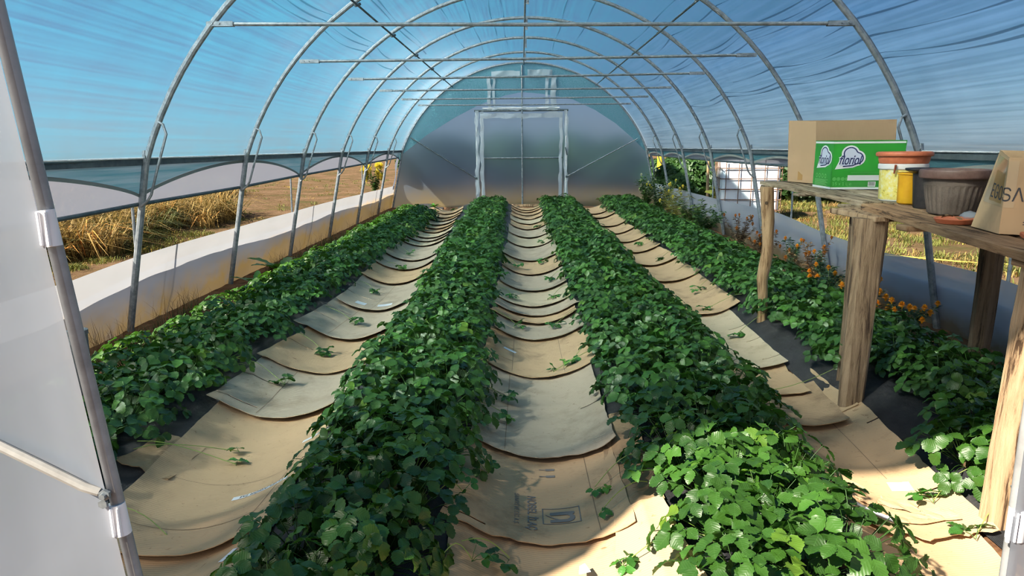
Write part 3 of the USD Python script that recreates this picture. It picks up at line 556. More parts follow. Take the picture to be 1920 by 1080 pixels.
part('jamb', tube([(jamb_x(JL, z), YF, z) for z in np.linspace(-0.1, DZ, 12)], 0.0165, 12), jamb_mat, t)
part('jamb', tube([(jamb_x(JR, z) + 0.022, YF, z) for z in np.linspace(-0.1, DZ, 12)], 0.0165, 12), jamb_mat, t)
part('header', tube([(JL[0], YF, DZ), (JR[0], YF, DZ)], 0.026, 10), jamb_mat, t)
for J, z in ((JL, 1.475), (JL, 0.735), (JR, 0.72)):
    x = jamb_x(J, z); dx = (J[0] - J[1]) / DZ * 0.04
    m = cat_meshes([tube([(x - dx + (-0.002 if J is JL else 0.024), YF - 0.004, z - 0.042), (x + dx + (-0.002 if J is JL else 0.024), YF - 0.004, z + 0.042)], 0.0205, 12),
                    box((x - 0.012, YF - 0.029, z - 0.04), (x - 0.004, YF - 0.020, z + 0.04), 0.002), box((x + 0.006, YF - 0.028, z - 0.04), (x + 0.012, YF - 0.020, z + 0.04), 0.002)])
    part('clip', m, clip_mat, t)
part('brace', tube([(-2.95, YF - 0.030, 1.86), (-1.15, YF - 0.030, 0.836), (-1.115, YF - 0.026, 0.82)], [0.012, 0.012, 0.011], 8), brace_mat, t)
part('brace', tube([(2.95, YF + 0.01, 1.86), (1.16, YF + 0.01, 0.80)], 0.016, 8), steel, t)
part('bolt', cat_meshes([tube([(-1.100, YF - 0.045, 0.815), (-1.100, YF + 0.02, 0.815)], 0.008, 6), tube([(-1.100, YF - 0.036, 0.815), (-1.100, YF - 0.028, 0.815)], 0.015, 6), tube([(-1.108, YF - 0.034, 0.79), (-1.108, YF - 0.026, 0.79)], 0.012, 6)]), steel, t)
#--NEXT--
# ------------------------------------------------------------------ mulch film over the beds
BEDS = {'soil': (lambda y: -2.42 + 0.03 * np.maximum(3.2 - y, 0), 2.30, 15.7, 'bed beside the dry-grass side wall'),
        'leftmid': (lambda y: -0.70 - 0.018 * np.maximum(y - 6, 0), 1.92, 18.1, 'bed between the centre path and dry-grass side path'),
        'rightmid': (lambda y: 0.865 + 0 * y, 1.95, 18.1, 'bed between the centre path and table side path'),
        'table': (lambda y: 2.45 + 0 * y, 2.72, 18.1, 'bed under the plank table')}
for key, (a, b, lab) in {'soil': (lambda y: -2.86 + 0 * y, lambda y: PATHS[0](y) - 0.20, 'black mulch fabric over the bed beside the dry-grass side wall'),
                    'leftmid': (lambda y: PATHS[0](y) + 0.20, lambda y: PATHS[1](y) - 0.20, 'black mulch fabric over the bed just on the dry-grass side of the centre path'),
                    'rightmid': (lambda y: PATHS[1](y) + 0.20, lambda y: PATHS[2](y) - 0.20, 'black mulch fabric over the bed just on the table side of the centre path'),
                    'table': (lambda y: PATHS[2](y) + 0.20, lambda y: 2.92 + 0 * y, 'black mulch fabric over the bed beneath the plank table')}.items():
    y = np.linspace(1.2, 18.35, 230); u = np.linspace(0, 1, 18)
    X = a(y)[:, None] + (b(y) - a(y))[:, None] * u[None, :]; Y = np.repeat(y[:, None], 18, 1)
    Z = gz(X, Y) + 0.002 + 0.014 * meshkit.fbm(np.stack([X * 7, Y * 3, 0 * X], -1), 3, 12) - 0.003
    solo('mulch_fabric', grid(np.stack([X, Y, Z], -1)), mulch, lab, 'mulch fabric', smooth=True)

# ------------------------------------------------------------------ cardboard on the paths
def sheet(path, y0, y1, mat, label, xs=None, lift=0.012, curl=0.020, notch=(), seed=0, jag=0.010, skew=0.0, thick=0.004, torn=0.0, bow=0.0):
    """One flattened carton lying in the trough of a path; near end y0 (on top of the next sheet towards the doorway), far end y1."""
    rg = np.random.default_rng(100 + seed); c0, c1 = float(PATHS[path](y0)), float(PATHS[path](y1))
    if xs is None: xs = (c0 - 0.40 + rg.uniform(-.04, .04), c0 + 0.40 + rg.uniform(-.04, .04), c1 - 0.38 + rg.uniform(-.03, .03), c1 + 0.38 + rg.uniform(-.03, .03))
    us = np.linspace(0, 1, 24); vs = np.linspace(0, 1, max(12, int((y1 - y0) / 0.045)))
    gaps = []
    for sd, v, dpt in notch: gaps.append((sd, v, v + 0.010 / (y1 - y0) * 1.4, dpt)); vs = np.concatenate([vs, [v, v + 0.010 / (y1 - y0) * 1.4]])
    vs = np.unique(np.round(vs, 5)); U, V = np.meshgrid(us, vs, indexing='ij')
    X = (xs[0] * (1 - U) + xs[1] * U) * (1 - V) + (xs[2] * (1 - U) + xs[3] * U) * V
    Y = y0 + (y1 - y0) * V + skew * (U - 0.5) * (1 - V) + bow * (1 - (2 * U - 1) ** 2) * (1 - V)
    ed = meshkit.fbm(np.stack([U * 9, 0 * U + seed, 0 * U], -1), 3, 20) - 0.5; es = meshkit.fbm(np.stack([V * 9 * (y1 - y0) + seed, 0 * U + 7, 0 * U], -1), 3, 21) - 0.5
    Y = Y + (jag * 2.0 + torn * 2) * ed * np.clip(1 - V * 6, 0, 1); X = X + jag * 1.5 * es * np.clip(np.abs(2 * U - 1) * 4 - 3, 0, 1)
    zl_ = lift + curl * (1 - V) ** 2 + 0.010 * np.clip(1 - V * 5, 0, 1) * (0.3 + meshkit.noise(np.stack([U * 5, 0 * U + seed, 0 * U], -1), 2)) + 0.012 * np.abs(2 * U - 1) ** 6 * meshkit.noise(np.stack([V * 6, 0 * U + seed, 0 * U], -1), 6)
    Z = gz(X, Y) + zl_ + 0.005 * (meshkit.fbm(np.stack([X * 6, Y * 6, 0 * X + seed], -1), 3, 15) - 0.5)
    keep = np.ones((len(us) - 1, len(vs) - 1), bool); uc, vc = (us[:-1] + us[1:]) / 2, (vs[:-1] + vs[1:]) / 2
    for sd, v0, v1, dpt in gaps:
        keep &= ~(((uc < dpt) if sd < 0 else (uc > 1 - dpt))[:, None] & ((vc > v0) & (vc < v1))[None, :])
    t = thing('cardboard_sheet', label, 'cardboard', ((xs[0] + xs[1]) / 2, y0, float(gz((xs[0] + xs[1]) / 2, y0))))
    part('board', slab(np.stack([X, Y, Z], -1), thick, keep), card[mat], t, smooth=30)
    from scipy.interpolate import LinearNDInterpolator
    f_ = LinearNDInterpolator(np.stack([X.ravel(), Y.ravel()], 1), Z.ravel())
    def zf(x, y):
        z = f_(x, y); return np.where(np.isnan(z), gz(x, y) + 0.03, z)
    def at(u, v): return np.array([np.interp(v, [0, 1], [xs[0] * (1 - u) + xs[1] * u, xs[2] * (1 - u) + xs[3] * u]), y0 + (y1 - y0) * v])
    return t, zf, at
def lay(mesh2, zf, o, ang, lift=0.0022):
    """Drapes a flat drawing (xy) over a sheet: origin o, turned by ang degrees."""
    v, f = (np.asarray(mesh2.vertices), np.asarray(mesh2.faces)) if hasattr(mesh2, 'vertices') else mesh2
    c, s = math.cos(math.radians(ang)), math.sin(math.radians(ang))
    x, y = o[0] + v[:, 0] * c - v[:, 1] * s, o[1] + v[:, 0] * s + v[:, 1] * c
    return np.stack([x, y, zf(x, y) + lift + v[:, 2]], 1), f
def strip2d(w, h, nx=8, ny=3):
    X, Y = np.meshgrid(np.linspace(0, w, nx), np.linspace(0, h, ny), indexing='ij'); return grid(np.stack([X, Y, 0 * X], -1), flip=True)
def crease(t, zf, p, q, w=0.004):
    d = np.array(q) - np.array(p); L = float(np.linalg.norm(d))
    part('crease', lay(strip2d(L, w, 20, 2), zf, p, math.degrees(math.atan2(d[1], d[0])), 0.0012), crease_mat, t, smooth=False)
crease_mat = plain('crease_line', (0.24, 0.165, 0.10), 0.9)
def sticker(t, zf, o, w, h, ang, name='sticker'):
    part(name, lay(strip2d(w, h, 7, 5), zf, o, ang, 0.0020), paper, t, smooth=False)

# centre path, counted from the doorway
t, zf, at = sheet(1, 1.30, 2.70, 'tan', 'tan cardboard sheet of the centre path nearest the doorway, cut by the picture edge', xs=(-0.36, 0.42, -0.36, 0.42), seed=1)
part('arrow_print', cat_meshes([lay(cat_meshes([strip2d(0.10, 0.004), (strip2d(0.10, 0.004)[0] + [0, 0.075, 0], strip2d(0.1, 0.004)[1]), (strip2d(0.004, 0.075)[0], strip2d(0.004, 0.075)[1]), (strip2d(0.004, 0.079)[0] + [0.1, 0, 0], strip2d(0.004, 0.079)[1]),
                                                  (strip2d(0.07, 0.012)[0] + [0.015, 0.016, 0], strip2d(0.07, 0.012)[1]), (strip2d(0.07, 0.012)[0] + [0.015, 0.046, 0], strip2d(0.07, 0.012)[1])]), zf, (-0.02, 2.22), 0)]), ink_grey, t, smooth=False)
t, zf, at = sheet(1, 2.50, 3.42, 'tan', 'stained tan cardboard sheet of the centre path with grey printed lettering and emblem', xs=(-0.40, 0.40, -0.36, 0.40), seed=2, torn=0.02, notch=[(-1, 0.06, 0.2)])
part('lettering', lay(text2d('NOBEL \u0130LA\u00c7', 0.038, True, 0.0004), zf, (-0.045, 2.93), -90), ink_grey, t, smooth=False)
part('lettering', lay(text2d('SANAY\u0130 VE T\u0130C. A.\u015e.', 0.021, False, 0.0004), zf, (-0.105, 2.93), -90), ink_grey, t, smooth=False)
fr = cat_meshes([strip2d(0.170, 0.0045), (strip2d(0.170, 0.0045)[0] + [0, 0.135, 0], strip2d(0.17, 0.004)[1]), (strip2d(0.0045, 0.135, 3, 8)[0], strip2d(0.004, 0.135, 3, 8)[1]), (strip2d(0.0045, 0.14, 3, 8)[0] + [0.166, 0, 0], strip2d(0.0045, 0.14, 3, 8)[1])])
part('emblem_frame', lay(fr, zf, (0.02, 2.68), 0), ink_grey, t, smooth=False)
part('emblem_letter', lay(text2d('n', 0.135, True, 0.0004), zf, (0.06, 2.795), -90), ink_grey, t, smooth=False)
sw = np.linspace(0, 1, 14); swp = np.stack([0.035 + 0.13 * sw, 2.760 - 0.055 * np.sin(sw * 2.3), 0 * sw], 1)
part('emblem_stroke', cat_meshes([lay((np.array([[swp[i, 0], swp[i, 1], 0], [swp[i + 1, 0], swp[i + 1, 1], 0], [swp[i + 1, 0], swp[i + 1, 1] + 0.006 + 0.01 * sw[i], 0], [swp[i, 0], swp[i, 1] + 0.006 + 0.01 * sw[i], 0]]), np.array([[0, 1, 2], [0, 2, 3]])), zf, (0, 0), 0) for i in range(13)]), ink_grey, t, smooth=False)
for y_ in (3.20, 3.13): part('handling_mark', lay(cat_meshes([strip2d(0.045, 0.022), (strip2d(0.035, 0.006)[0] + [-0.035, 0.008, 0], strip2d(0.035, 0.006)[1])]), zf, (0.05, y_), 0), ink_grey, t, smooth=False)
crease(t, zf, (0.262, 2.56), (0.255, 3.30))
t, zf, at = sheet(1, 2.02, 2.66, 'clean', 'clean tan cardboard piece beside the stained lettered sheet, touching the mulch', xs=(0.26, 0.56, 0.33, 0.53), seed=3, lift=0.030, curl=0.004, skew=0.0)
t, zf, at = sheet(1, 2.62, 3.66, 'stained', 'narrow reddish-brown cardboard strip at the table-side edge of the centre path', xs=(0.34, 0.54, 0.36, 0.55), seed=4, lift=0.012, curl=0.003)
t, zf, at = sheet(1, 3.27, 4.68, 'grey', 'broad greyish cardboard sheet of the centre path with a torn curled near edge', xs=(-0.34, 0.42, -0.32, 0.42), seed=5, torn=0.012, curl=0.030, notch=[(-1, 0.28, 0.22), (-1, 0.62, 0.22), (1, 0.45, 0.16)])
crease(t, zf, (-0.16, 3.30), (-0.155, 4.60))
t, zf, at = sheet(1, 4.58, 5.62, 'tan', 'yellowish cardboard sheet of the centre path with a small white label near its edge', xs=(-0.36, 0.46, -0.34, 0.48), seed=6, notch=[(-1, 0.30, 0.24), (-1, 0.62, 0.24)])
sticker(t, zf, (-0.22, 5.15), 0.10, 0.045, -15); crease(t, zf, (-0.14, 4.62), (-0.135, 5.55)); crease(t, zf, (0.24, 4.62), (0.24, 5.55))
CY = [5.52, 6.05, 6.35, 6.73, 7.5, 8.51, 9.58, 10.94, 12.1, 13.33, 14.3, 15.22, 16.1, 16.84, 17.5]
TONE = ['grey', 'tan', 'grey', 'pale', 'grey', 'tan', 'grey', 'pale', 'grey', 'tan', 'pale', 'tan', 'tan', 'brown', 'tan']
WORD = ['fifth', 'sixth', 'seventh', 'eighth', 'ninth', 'tenth', 'eleventh', 'twelfth', 'thirteenth', 'fourteenth', 'fifteenth', 'sixteenth', 'seventeenth', 'eighteenth', 'nineteenth']
TW = {'grey': 'greyish', 'tan': 'tan', 'pale': 'pale', 'brown': 'brown', 'clean': 'clean tan', 'stained': 'stained'}
for i, y in enumerate(CY):
    y2 = (CY[i + 1] if i + 1 < len(CY) else 18.0) + 0.16
    sheet(1, y, y2, TONE[i], f'{TW[TONE[i]]} cardboard sheet of the centre path, {WORD[i]} from the doorway', seed=10 + i, curl=0.024, notch=[(-1, 0.45, 0.22)] if i % 2 == 0 else [(1, 0.4, 0.2)])
# path on the dry-grass side
t, zf, at = sheet(0, 1.35, 2.58, 'clean', 'lowest tan cardboard sheet of the dry-grass side path with clear tape scraps', xs=(-1.86, -1.02, -1.92, -1.08), seed=40)
part('tape_scrap', lay(strip2d(0.035, 0.15, 4, 6), zf, (-1.50, 2.16), -14, 0.004), paper, t, smooth=False); part('tape_scrap', lay(strip2d(0.03, 0.07, 4, 5), zf, (-1.24, 2.30), -30, 0.003), paper, t, smooth=False)
t, zf, at = sheet(0, 2.40, 3.98, 'clean', 'large clean cardboard sheet with a long white printed tape on the dry-grass side path', xs=(-1.86, -1.10, -1.93, -1.16), seed=41, curl=0.035, jag=0.006)
def printed_tape(o, w, ang, s):
    part('printed_tape', lay(strip2d(w, 0.036, 10, 3), zf, o, ang, 0.0018), paper, t, smooth=False)
    c_, s_ = math.cos(math.radians(ang)), math.sin(math.radians(ang))
    part('lettering', lay(text2d(s, 0.022, True, 0.0003), zf, (o[0] + (w - 0.012) * c_ - 0.029 * s_, o[1] + (w - 0.012) * s_ + 0.029 * c_), ang + 180, 0.0030), ink_grey, t, smooth=False)
printed_tape((-1.43, 2.855), 0.26, 4, 'TUZLAG\u00d6R \u0130M'); printed_tape((-1.27, 3.40), 0.15, 2, 'YAT \u0130')
crease(t, zf, (-1.225, 2.45), (-1.20, 3.30)); crease(t, zf, (-1.80, 2.60), (-1.20, 2.62)); crease(t, zf, (-1.80, 3.02), (-1.18, 3.05), 0.003)
t, zf, at = sheet(0, 2.98, 3.36, 'brown', 'small brown cardboard scrap tucked beside the large taped sheet, near the mulch', xs=(-2.03, -1.78, -1.98, -1.78), seed=42, lift=0.014, curl=0.004)
t, zf, at = sheet(0, 3.83, 4.80, 'grey', 'whitish slit cardboard sheet of the dry-grass side path, beyond the taped sheet', xs=(-1.98, -1.14, -1.98, -1.22), seed=43, notch=[(-1, 0.12, 0.30), (-1, 0.55, 0.30)], curl=0.028)
crease(t, zf, (-1.70, 3.86), (-1.72, 4.7))
t, zf, at = sheet(0, 4.68, 5.70, 'tan', 'tan cardboard sheet on the dry-grass side path, third beyond the taped sheet', xs=(-2.0, -1.16, -1.92, -1.2), seed=44, notch=[(-1, 0.5, 0.28)])
t, zf, at = sheet(0, 5.55, 6.72, 'grey', 'bluish-grey cardboard sheet on the dry-grass side path, just before the two white labels', xs=(-2.02, -1.18, -1.98, -1.2), seed=45, curl=0.030, notch=[(-1, 0.42, 0.30), (-1, 0.72, 0.3)])
crease(t, zf, (-1.75, 5.6), (-1.72, 6.6))
t, zf, at = sheet(0, 6.58, 8.12, 'grey', 'greyish cardboard sheet with two white labels side by side on the dry-grass side path', seed=46, curl=0.030, notch=[(-1, 0.35, 0.42), (-1, 0.62, 0.42)])
sticker(t, zf, (-1.80, 6.76), 0.10, 0.13, 0); sticker(t, zf, (-1.57, 6.76), 0.15, 0.13, 6); crease(t, zf, (-1.60, 6.62), (-1.60, 8.0))
LY = [7.95, 8.9, 9.65, 11.15, 11.7, 12.15, 12.93, 13.6, 14.19, 15.0, 15.7, 16.6]
LT = ['tan', 'grey', 'grey', 'pale', 'grey', 'pale', 'brown', 'tan', 'grey', 'brown', 'tan', 'tan']
for i, y in enumerate(LY):
    y2 = (LY[i + 1] if i + 1 < len(LY) else 17.6) + 0.2
    sheet(0, y, y2, LT[i], f'{TW[LT[i]]} cardboard sheet of the dry-grass side path, {WORD[i - 0 + 3]} from the doorway', seed=60 + i, curl=0.026, notch=[(-1, 0.4, 0.4)])
# path on the table side
t, zf, at = sheet(2, 1.25, 2.86, 'clean', 'sunlit clean cardboard sheet nearest the doorway on the table side path', xs=(1.20, 1.74, 1.24, 1.86), seed=80, jag=0.012)
crease(t, zf, (1.52, 1.6), (1.50, 2.6))
t, zf, at = sheet(2, 2.55, 3.95, 'tan', 'half-sunlit cardboard sheet with square and long white stickers on the table side path', xs=(1.25, 1.90, 1.30, 2.00), seed=81, torn=0.03, jag=0.014, notch=[(1, 0.27, 0.20), (1, 0.80, 0.10)])
sticker(t, zf, (1.70, 2.98), 0.095, 0.085, -12, 'square_sticker'); sticker(t, zf, (1.40, 2.72), 0.18, 0.055, -24, 'long_sticker')
crease(t, zf, (1.74, 3.1), (1.78, 3.85))
for i, (a, b, c, d, an) in enumerate([(1.43, 2.92, 0.14, 0.10, 20), (1.56, 2.84, 0.16, 0.09, -30), (1.45, 2.80, 0.10, 0.035, -10), (1.54, 2.66, 0.22, 0.09, 4), (1.70, 2.70, 0.12, 0.10, -20)]):
    r_ = np.random.default_rng(300 + i); U, V = np.meshgrid(np.linspace(0, c, 7), np.linspace(0, d, 5), indexing='ij')
    n_ = (r_.random(U.shape) - 0.5) * 0.018; P2 = np.stack([U + n_, V + (r_.random(U.shape) - 0.5) * 0.018, 0.006 + 0.008 * r_.random(U.shape)], -1)
    v_, f_ = slab(P2, 0.003); part('torn_ply', lay((v_, f_), zf, (a, b), an, 0.0), card['clean'], t, smooth=False)
t, zf, at = sheet(2, 3.66, 4.40, 'stained', 'brown stained cardboard sheet with a rolled near edge on the table side path', xs=(1.26, 1.84, 1.30, 1.92), seed=82, curl=0.035, skew=0.10, notch=[], jag=0.006)
part('lettering', lay(text2d('ABC-12', 0.016, False, 0.0003), zf, (1.70, 4.02), 8), ink_grey, t, smooth=False) if False else None
t, zf, at = sheet(2, 3.88, 4.62, 'tan', 'tan cardboard sheet whose square corner reaches the foot of the split-log table post', xs=(1.62, 1.97, 1.75, 1.98), seed=83, lift=0.006, curl=0.002)
t, zf, at = sheet(2, 4.22, 4.92, 'tan', 'spotted tan cardboard sheet in front of the big pale one on the table side path', xs=(1.27, 1.82, 1.30, 1.88), seed=84, curl=0.022)
t, zf, at = sheet(2, 4.74, 6.52, 'pale', 'big pale cardboard sheet with three open flap slits beside the round table pole', xs=(1.28, 1.88, 1.26, 1.95), seed=85, curl=0.032, notch=[(1, 0.10, 0.20), (1, 0.38, 0.18), (1, 0.62, 0.22)], jag=0.006)
RY = [6.36, 7.98, 9.1, 10.26, 11.43, 12.58, 13.69, 15.34, 16.3]
RT = ['tan', 'tan', 'clean', 'tan', 'tan', 'clean', 'tan', 'tan', 'clean']
for i, y in enumerate(RY):
    y2 = (RY[i + 1] if i + 1 < len(RY) else 17.9) + 0.2
    sheet(2, y, y2, RT[i], f'{TW[RT[i]]} cardboard sheet of the table side path, {WORD[i + 2]} from the doorway', seed=90 + i, curl=0.030, notch=[(1, 0.45, 0.22)])

# ------------------------------------------------------------------ leaves
ST = np.array([0.0, .10, .20, .30, .40, .50, .60, .70, .79, .87, .94, 1.0]); WD = np.array([.06, .42, .66, .84, .95, 1.0, .99, .92, .80, .60, .36, .05])
def leaflet(base, d, n, L, W, fold=0.25, droop=0.25, tooth=0.095, rg=RNG):
    """A toothed leaflet from base along d with its upper side towards n: vertices, faces, uv."""
    d = d / np.linalg.norm(d); s = np.cross(n, d); s /= np.linalg.norm(s); n = np.cross(d, s)
    zig = np.where(np.arange(12) % 2 == 0, 1 + tooth, 1 - tooth); w = WD * W / 2 * zig
    tt = ST + np.where(np.arange(12) % 2 == 0, 0.012, -0.0) ; ph = rg.uniform(0, 6)
    h = -droop * L * ST ** 2
    mid = base + np.outer(ST * L, d) + np.outer(h, n)
    V, UV = [mid], [np.stack([0 * ST, ST], 1)]
    for sg in (-1, 1):
        e = base + np.outer(tt * L, d) + sg * np.outer(w, s) + np.outer(h + fold * w - 0.9 * fold * w * (WD > 0.9) * 0.35 + 0.05 * W * np.sin(ST * 9 + ph + sg), n)
        V.append(e); UV.append(np.stack([sg * w / W, ST], 1))
    f = []
    for i in range(11):
        f += [(i, i + 1, 12 + i + 1), (i, 12 + i + 1, 12 + i), (i, 24 + i + 1, i + 1), (i, 24 + i, 24 + i + 1)]
    return np.vstack(V), np.array(f), np.vstack(UV)
def trifoliate(tip, out, n, L, rg, fold=0.25):
    """Three leaflets at a leaf stalk's tip."""
    out = out - n * (out @ n); out /= np.linalg.norm(out); side = np.cross(n, out); vs, fs, us, k = [], [], [], 0
    for a in (0.0, 1.22 + rg.uniform(-.15, .15), -1.22 + rg.uniform(-.15, .15)):
        d = out * math.cos(a) + side * math.sin(a) + n * rg.uniform(-0.18, 0.10); nn = n + 0.28 * (side * math.sin(a) + out * math.cos(a) * 0.6) * rg.uniform(-0.3, 1.0)
        l = L * (1.0 if a == 0 else 0.92) * rg.uniform(0.93, 1.05)
        v, f, u = leaflet(tip + d * 0.006, d, nn, l * 1.04, l * rg.uniform(0.74, 0.88), fold * rg.uniform(0.7, 2.0), rg.uniform(0.05, 0.38), rg=rg)
        vs.append(v); fs.append(f + k); us.append(u); k += len(v)
    return np.vstack(vs), np.vstack(fs), np.vstack(us)
def leaf_on_stalk(foot, tip, out, n, L, rg, r=0.0016):
    v, f, u = trifoliate(tip, out, n, L, rg)
    bend = (foot + tip) / 2 + np.array([0, 0, 0.2 * np.linalg.norm(tip - foot)])
    tv, tf = tube([foot, foot * 0.3 + bend * 0.5 + tip * 0.2, bend * 0.55 + tip * 0.45 - [0, 0, 0.004], tip], r, 3, caps=False)
    return np.vstack([v, tv]), np.vstack([f, tf + len(v)]), np.vstack([u, np.tile([[0.0, 0.5]], (len(tv), 1))])
def pack(ls):
    vs, fs, us, k = [], [], [], 0
    for v, f, u in ls: vs.append(v); fs.append(f + k); us.append(u); k += len(v)
    return np.vstack(vs), np.vstack(fs), np.vstack(us)
def plant_leaves(seed, n_top=11, n_low=21):
    rg = np.random.default_rng(seed); top, low = [], []
    for i in range(n_top + n_low):
        is_top = i < n_top
        az = i * 2.39996 + rg.uniform(-.3, .3); q = math.sqrt((i % n_top + 0.5) / n_top) if is_top else math.sqrt((i - n_top + 0.5) / n_low)
        rho = (0.03 + 0.135 * q if is_top else 0.05 + 0.165 * q) * rg.uniform(0.9, 1.12)
        z = (0.185 - 0.055 * q ** 2 if is_top else 0.135 - 0.075 * q ** 1.5) + rg.uniform(-.02, .022)
        o = np.array([math.cos(az), math.sin(az), 0]); tip = o * rho + [0, 0, z]
        n = np.array([0, 0, 1.0]) + o * (0.25 + 0.65 * q) * rg.uniform(0.5, 1.3) + rg.normal(0, 0.22, 3); n /= np.linalg.norm(n)
        o2 = o + 0.5 * rg.normal(0, 1, 3) * [1, 1, 0]
        (top if is_top else low).append(leaf_on_stalk(o * 0.012, tip, o2, n, rg.uniform(0.050, 0.067), rg))
    return top, low
crown_mat = plain('plant_crown', (0.10, 0.06, 0.03), 0.9)
VARIANTS = [plant_leaves(500 + i) for i in range(5)]
first_plant = {}
def place_plant(i, x, y, z, rz, sc, tx, ty, label, group):
    name = 'strawberry_plant'; path = numbered('/World', name)
    xf = UsdGeom.Xform.Define(stage, path)
    if i in first_plant:
        xf.GetPrim().GetReferences().AddInternalReference(first_plant[i]); xf.GetPrim().SetInstanceable(True)
    else:
        first_plant[i] = path; top, low = VARIANTS[i]
        for k, (v, f, u) in enumerate(top): usdkit.mesh(stage, f'{path}/leaf' + ('' if k == 0 else f'_{k:03d}'), (v, f), strawberry_leaf, smooth=True, uv=u)
        v, f, u = pack(low); m = usdkit.mesh(stage, f'{path}/foliage', (v, f), strawberry_leaf, smooth=True, uv=u); tag(m, kind='stuff')
        usdkit.mesh(stage, f'{path}/crown', tube([(0, 0, -0.03), (0, 0, 0.0), (0.003, 0, 0.02), (0.0, 0.004, 0.03)], [0.014, 0.017, 0.015, 0.008], 7), crown_mat, smooth=True)
    api = UsdGeom.XformCommonAPI(xf); api.SetTranslate(Gf.Vec3d(x, y, z)); api.SetRotate(Gf.Vec3f(tx, ty, rz)); api.SetScale(Gf.Vec3f(sc, sc, sc))
    tag(xf, label, 'strawberry plant', group)
spots = []
def plant_label(b, off, y):
    bed = {'soil': 'the bed along the dry-grass wall', 'leftmid': 'the bed left of the centre path', 'rightmid': 'the bed right of the centre path', 'table': 'the bed under the plank table'}[b]
    row = 'left' if off < -0.1 else 'right' if off > 0.1 else 'middle'
    where = 'before the first hoop' if y < Yk(0) else 'between first two hoops' if y < Yk(1) else 'beyond the second hoop'
    if b == 'rightmid' and y < 2.75: where = 'in full sun'
    return f'strawberry plant, {row} row of {bed}, {where}', f'strawberry plants, {row} row of {bed}, {where}'
for b, (cx_, ya, yb, where) in BEDS.items():
    for r_i, off in enumerate((-0.25, 0.0, 0.25)):
        y = ya + 0.09 * r_i
        while y < yb:
            c = float(cx_(y)); jit = RNG.uniform(-.045, .045, 2); x = c + off * {'leftmid': 0.84, 'rightmid': 1.02, 'table': 1.06}.get(b, 0.94) * (0.74 if y < 3.0 else 0.88 if y < 3.6 else 1) + jit[0]; yy = y + jit[1]
            if b == 'table' and 3.02 < yy < 4.25 and off < -0.1: y += 0.27; continue
            spots.append((yy, x, b, off, where)); y += RNG.uniform(0.255, 0.29)
spots += [(3.02, 2.06, 'table', -0.25, ''), (3.22, 2.20, 'table', -0.25, ''), (2.84, 2.17, 'table', -0.25, '')]
spots.sort()
NEAR = 298
mats4, protos = [], []
for n_, (y, x, b, off, where) in enumerate(spots):
    z = float(gz(x, y)) + 0.008; sc = RNG.uniform(0.92, 1.12); rz = RNG.uniform(0, 360); ty = 62 * off + RNG.uniform(-6, 6); tx = RNG.uniform(-6, 6) + (14 if y < 2.3 else 0); i = int(RNG.integers(5))
    sc *= 1.0 + 0.10 * (y < 4.5)
    if n_ < NEAR: place_plant(i, x, y, z, rz, sc, tx, ty, *plant_label(b, off, y))
    else:
        a_, b_, c_ = map(math.radians, (tx, ty, rz))
        Rx = np.array([[1, 0, 0], [0, math.cos(a_), -math.sin(a_)], [0, math.sin(a_), math.cos(a_)]]); Ry = np.array([[math.cos(b_), 0, math.sin(b_)], [0, 1, 0], [-math.sin(b_), 0, math.cos(b_)]]); Rz = np.array([[math.cos(c_), -math.sin(c_), 0], [math.sin(c_), math.cos(c_), 0], [0, 0, 1]])
        q = trimesh.transformations.quaternion_from_matrix(np.block([[Ry @ Rx @ Rz if False else Rz @ Ry @ Rx, np.zeros((3, 1))], [np.zeros((1, 3)), np.ones((1, 1))]]))
        mats4.append(((x, y, z), q, sc)); protos.append(i)
def instancer(name, meshes, mat, places, idx, label, cat, smooth=True):
    p = numbered('/World', name); pi = UsdGeom.PointInstancer.Define(stage, p)
    rel = pi.CreatePrototypesRel()
    for k, (v, f, u) in enumerate(meshes):
        m = usdkit.mesh(stage, f'{p}/{name}_kind_{k:03d}', (v, f), mat[k] if isinstance(mat, list) else mat, smooth=smooth, uv=u); rel.AddTarget(m.GetPath())
    pi.CreateProtoIndicesAttr(Vt.IntArray([int(q) for q in idx])); pi.CreatePositionsAttr(Vt.Vec3fArray([Gf.Vec3f(*map(float, a)) for a, _, _ in places]))
    pi.CreateOrientationsAttr(Vt.QuathArray([Gf.Quath(float(q[0]), float(q[1]), float(q[2]), float(q[3])) for _, q, _ in places]))
    pi.CreateScalesAttr(Vt.Vec3fArray([Gf.Vec3f(float(s), float(s), float(s)) if np.ndim(s) == 0 else Gf.Vec3f(*map(float, s)) for _, _, s in places]))
    tag(pi, label, cat, None, 'stuff')
instancer('strawberry_plants', [pack(a + b) for a, b in VARIANTS], strawberry_leaf, mats4, protos, 'strawberry plants filling the far half of the four beds', 'strawberry plants')

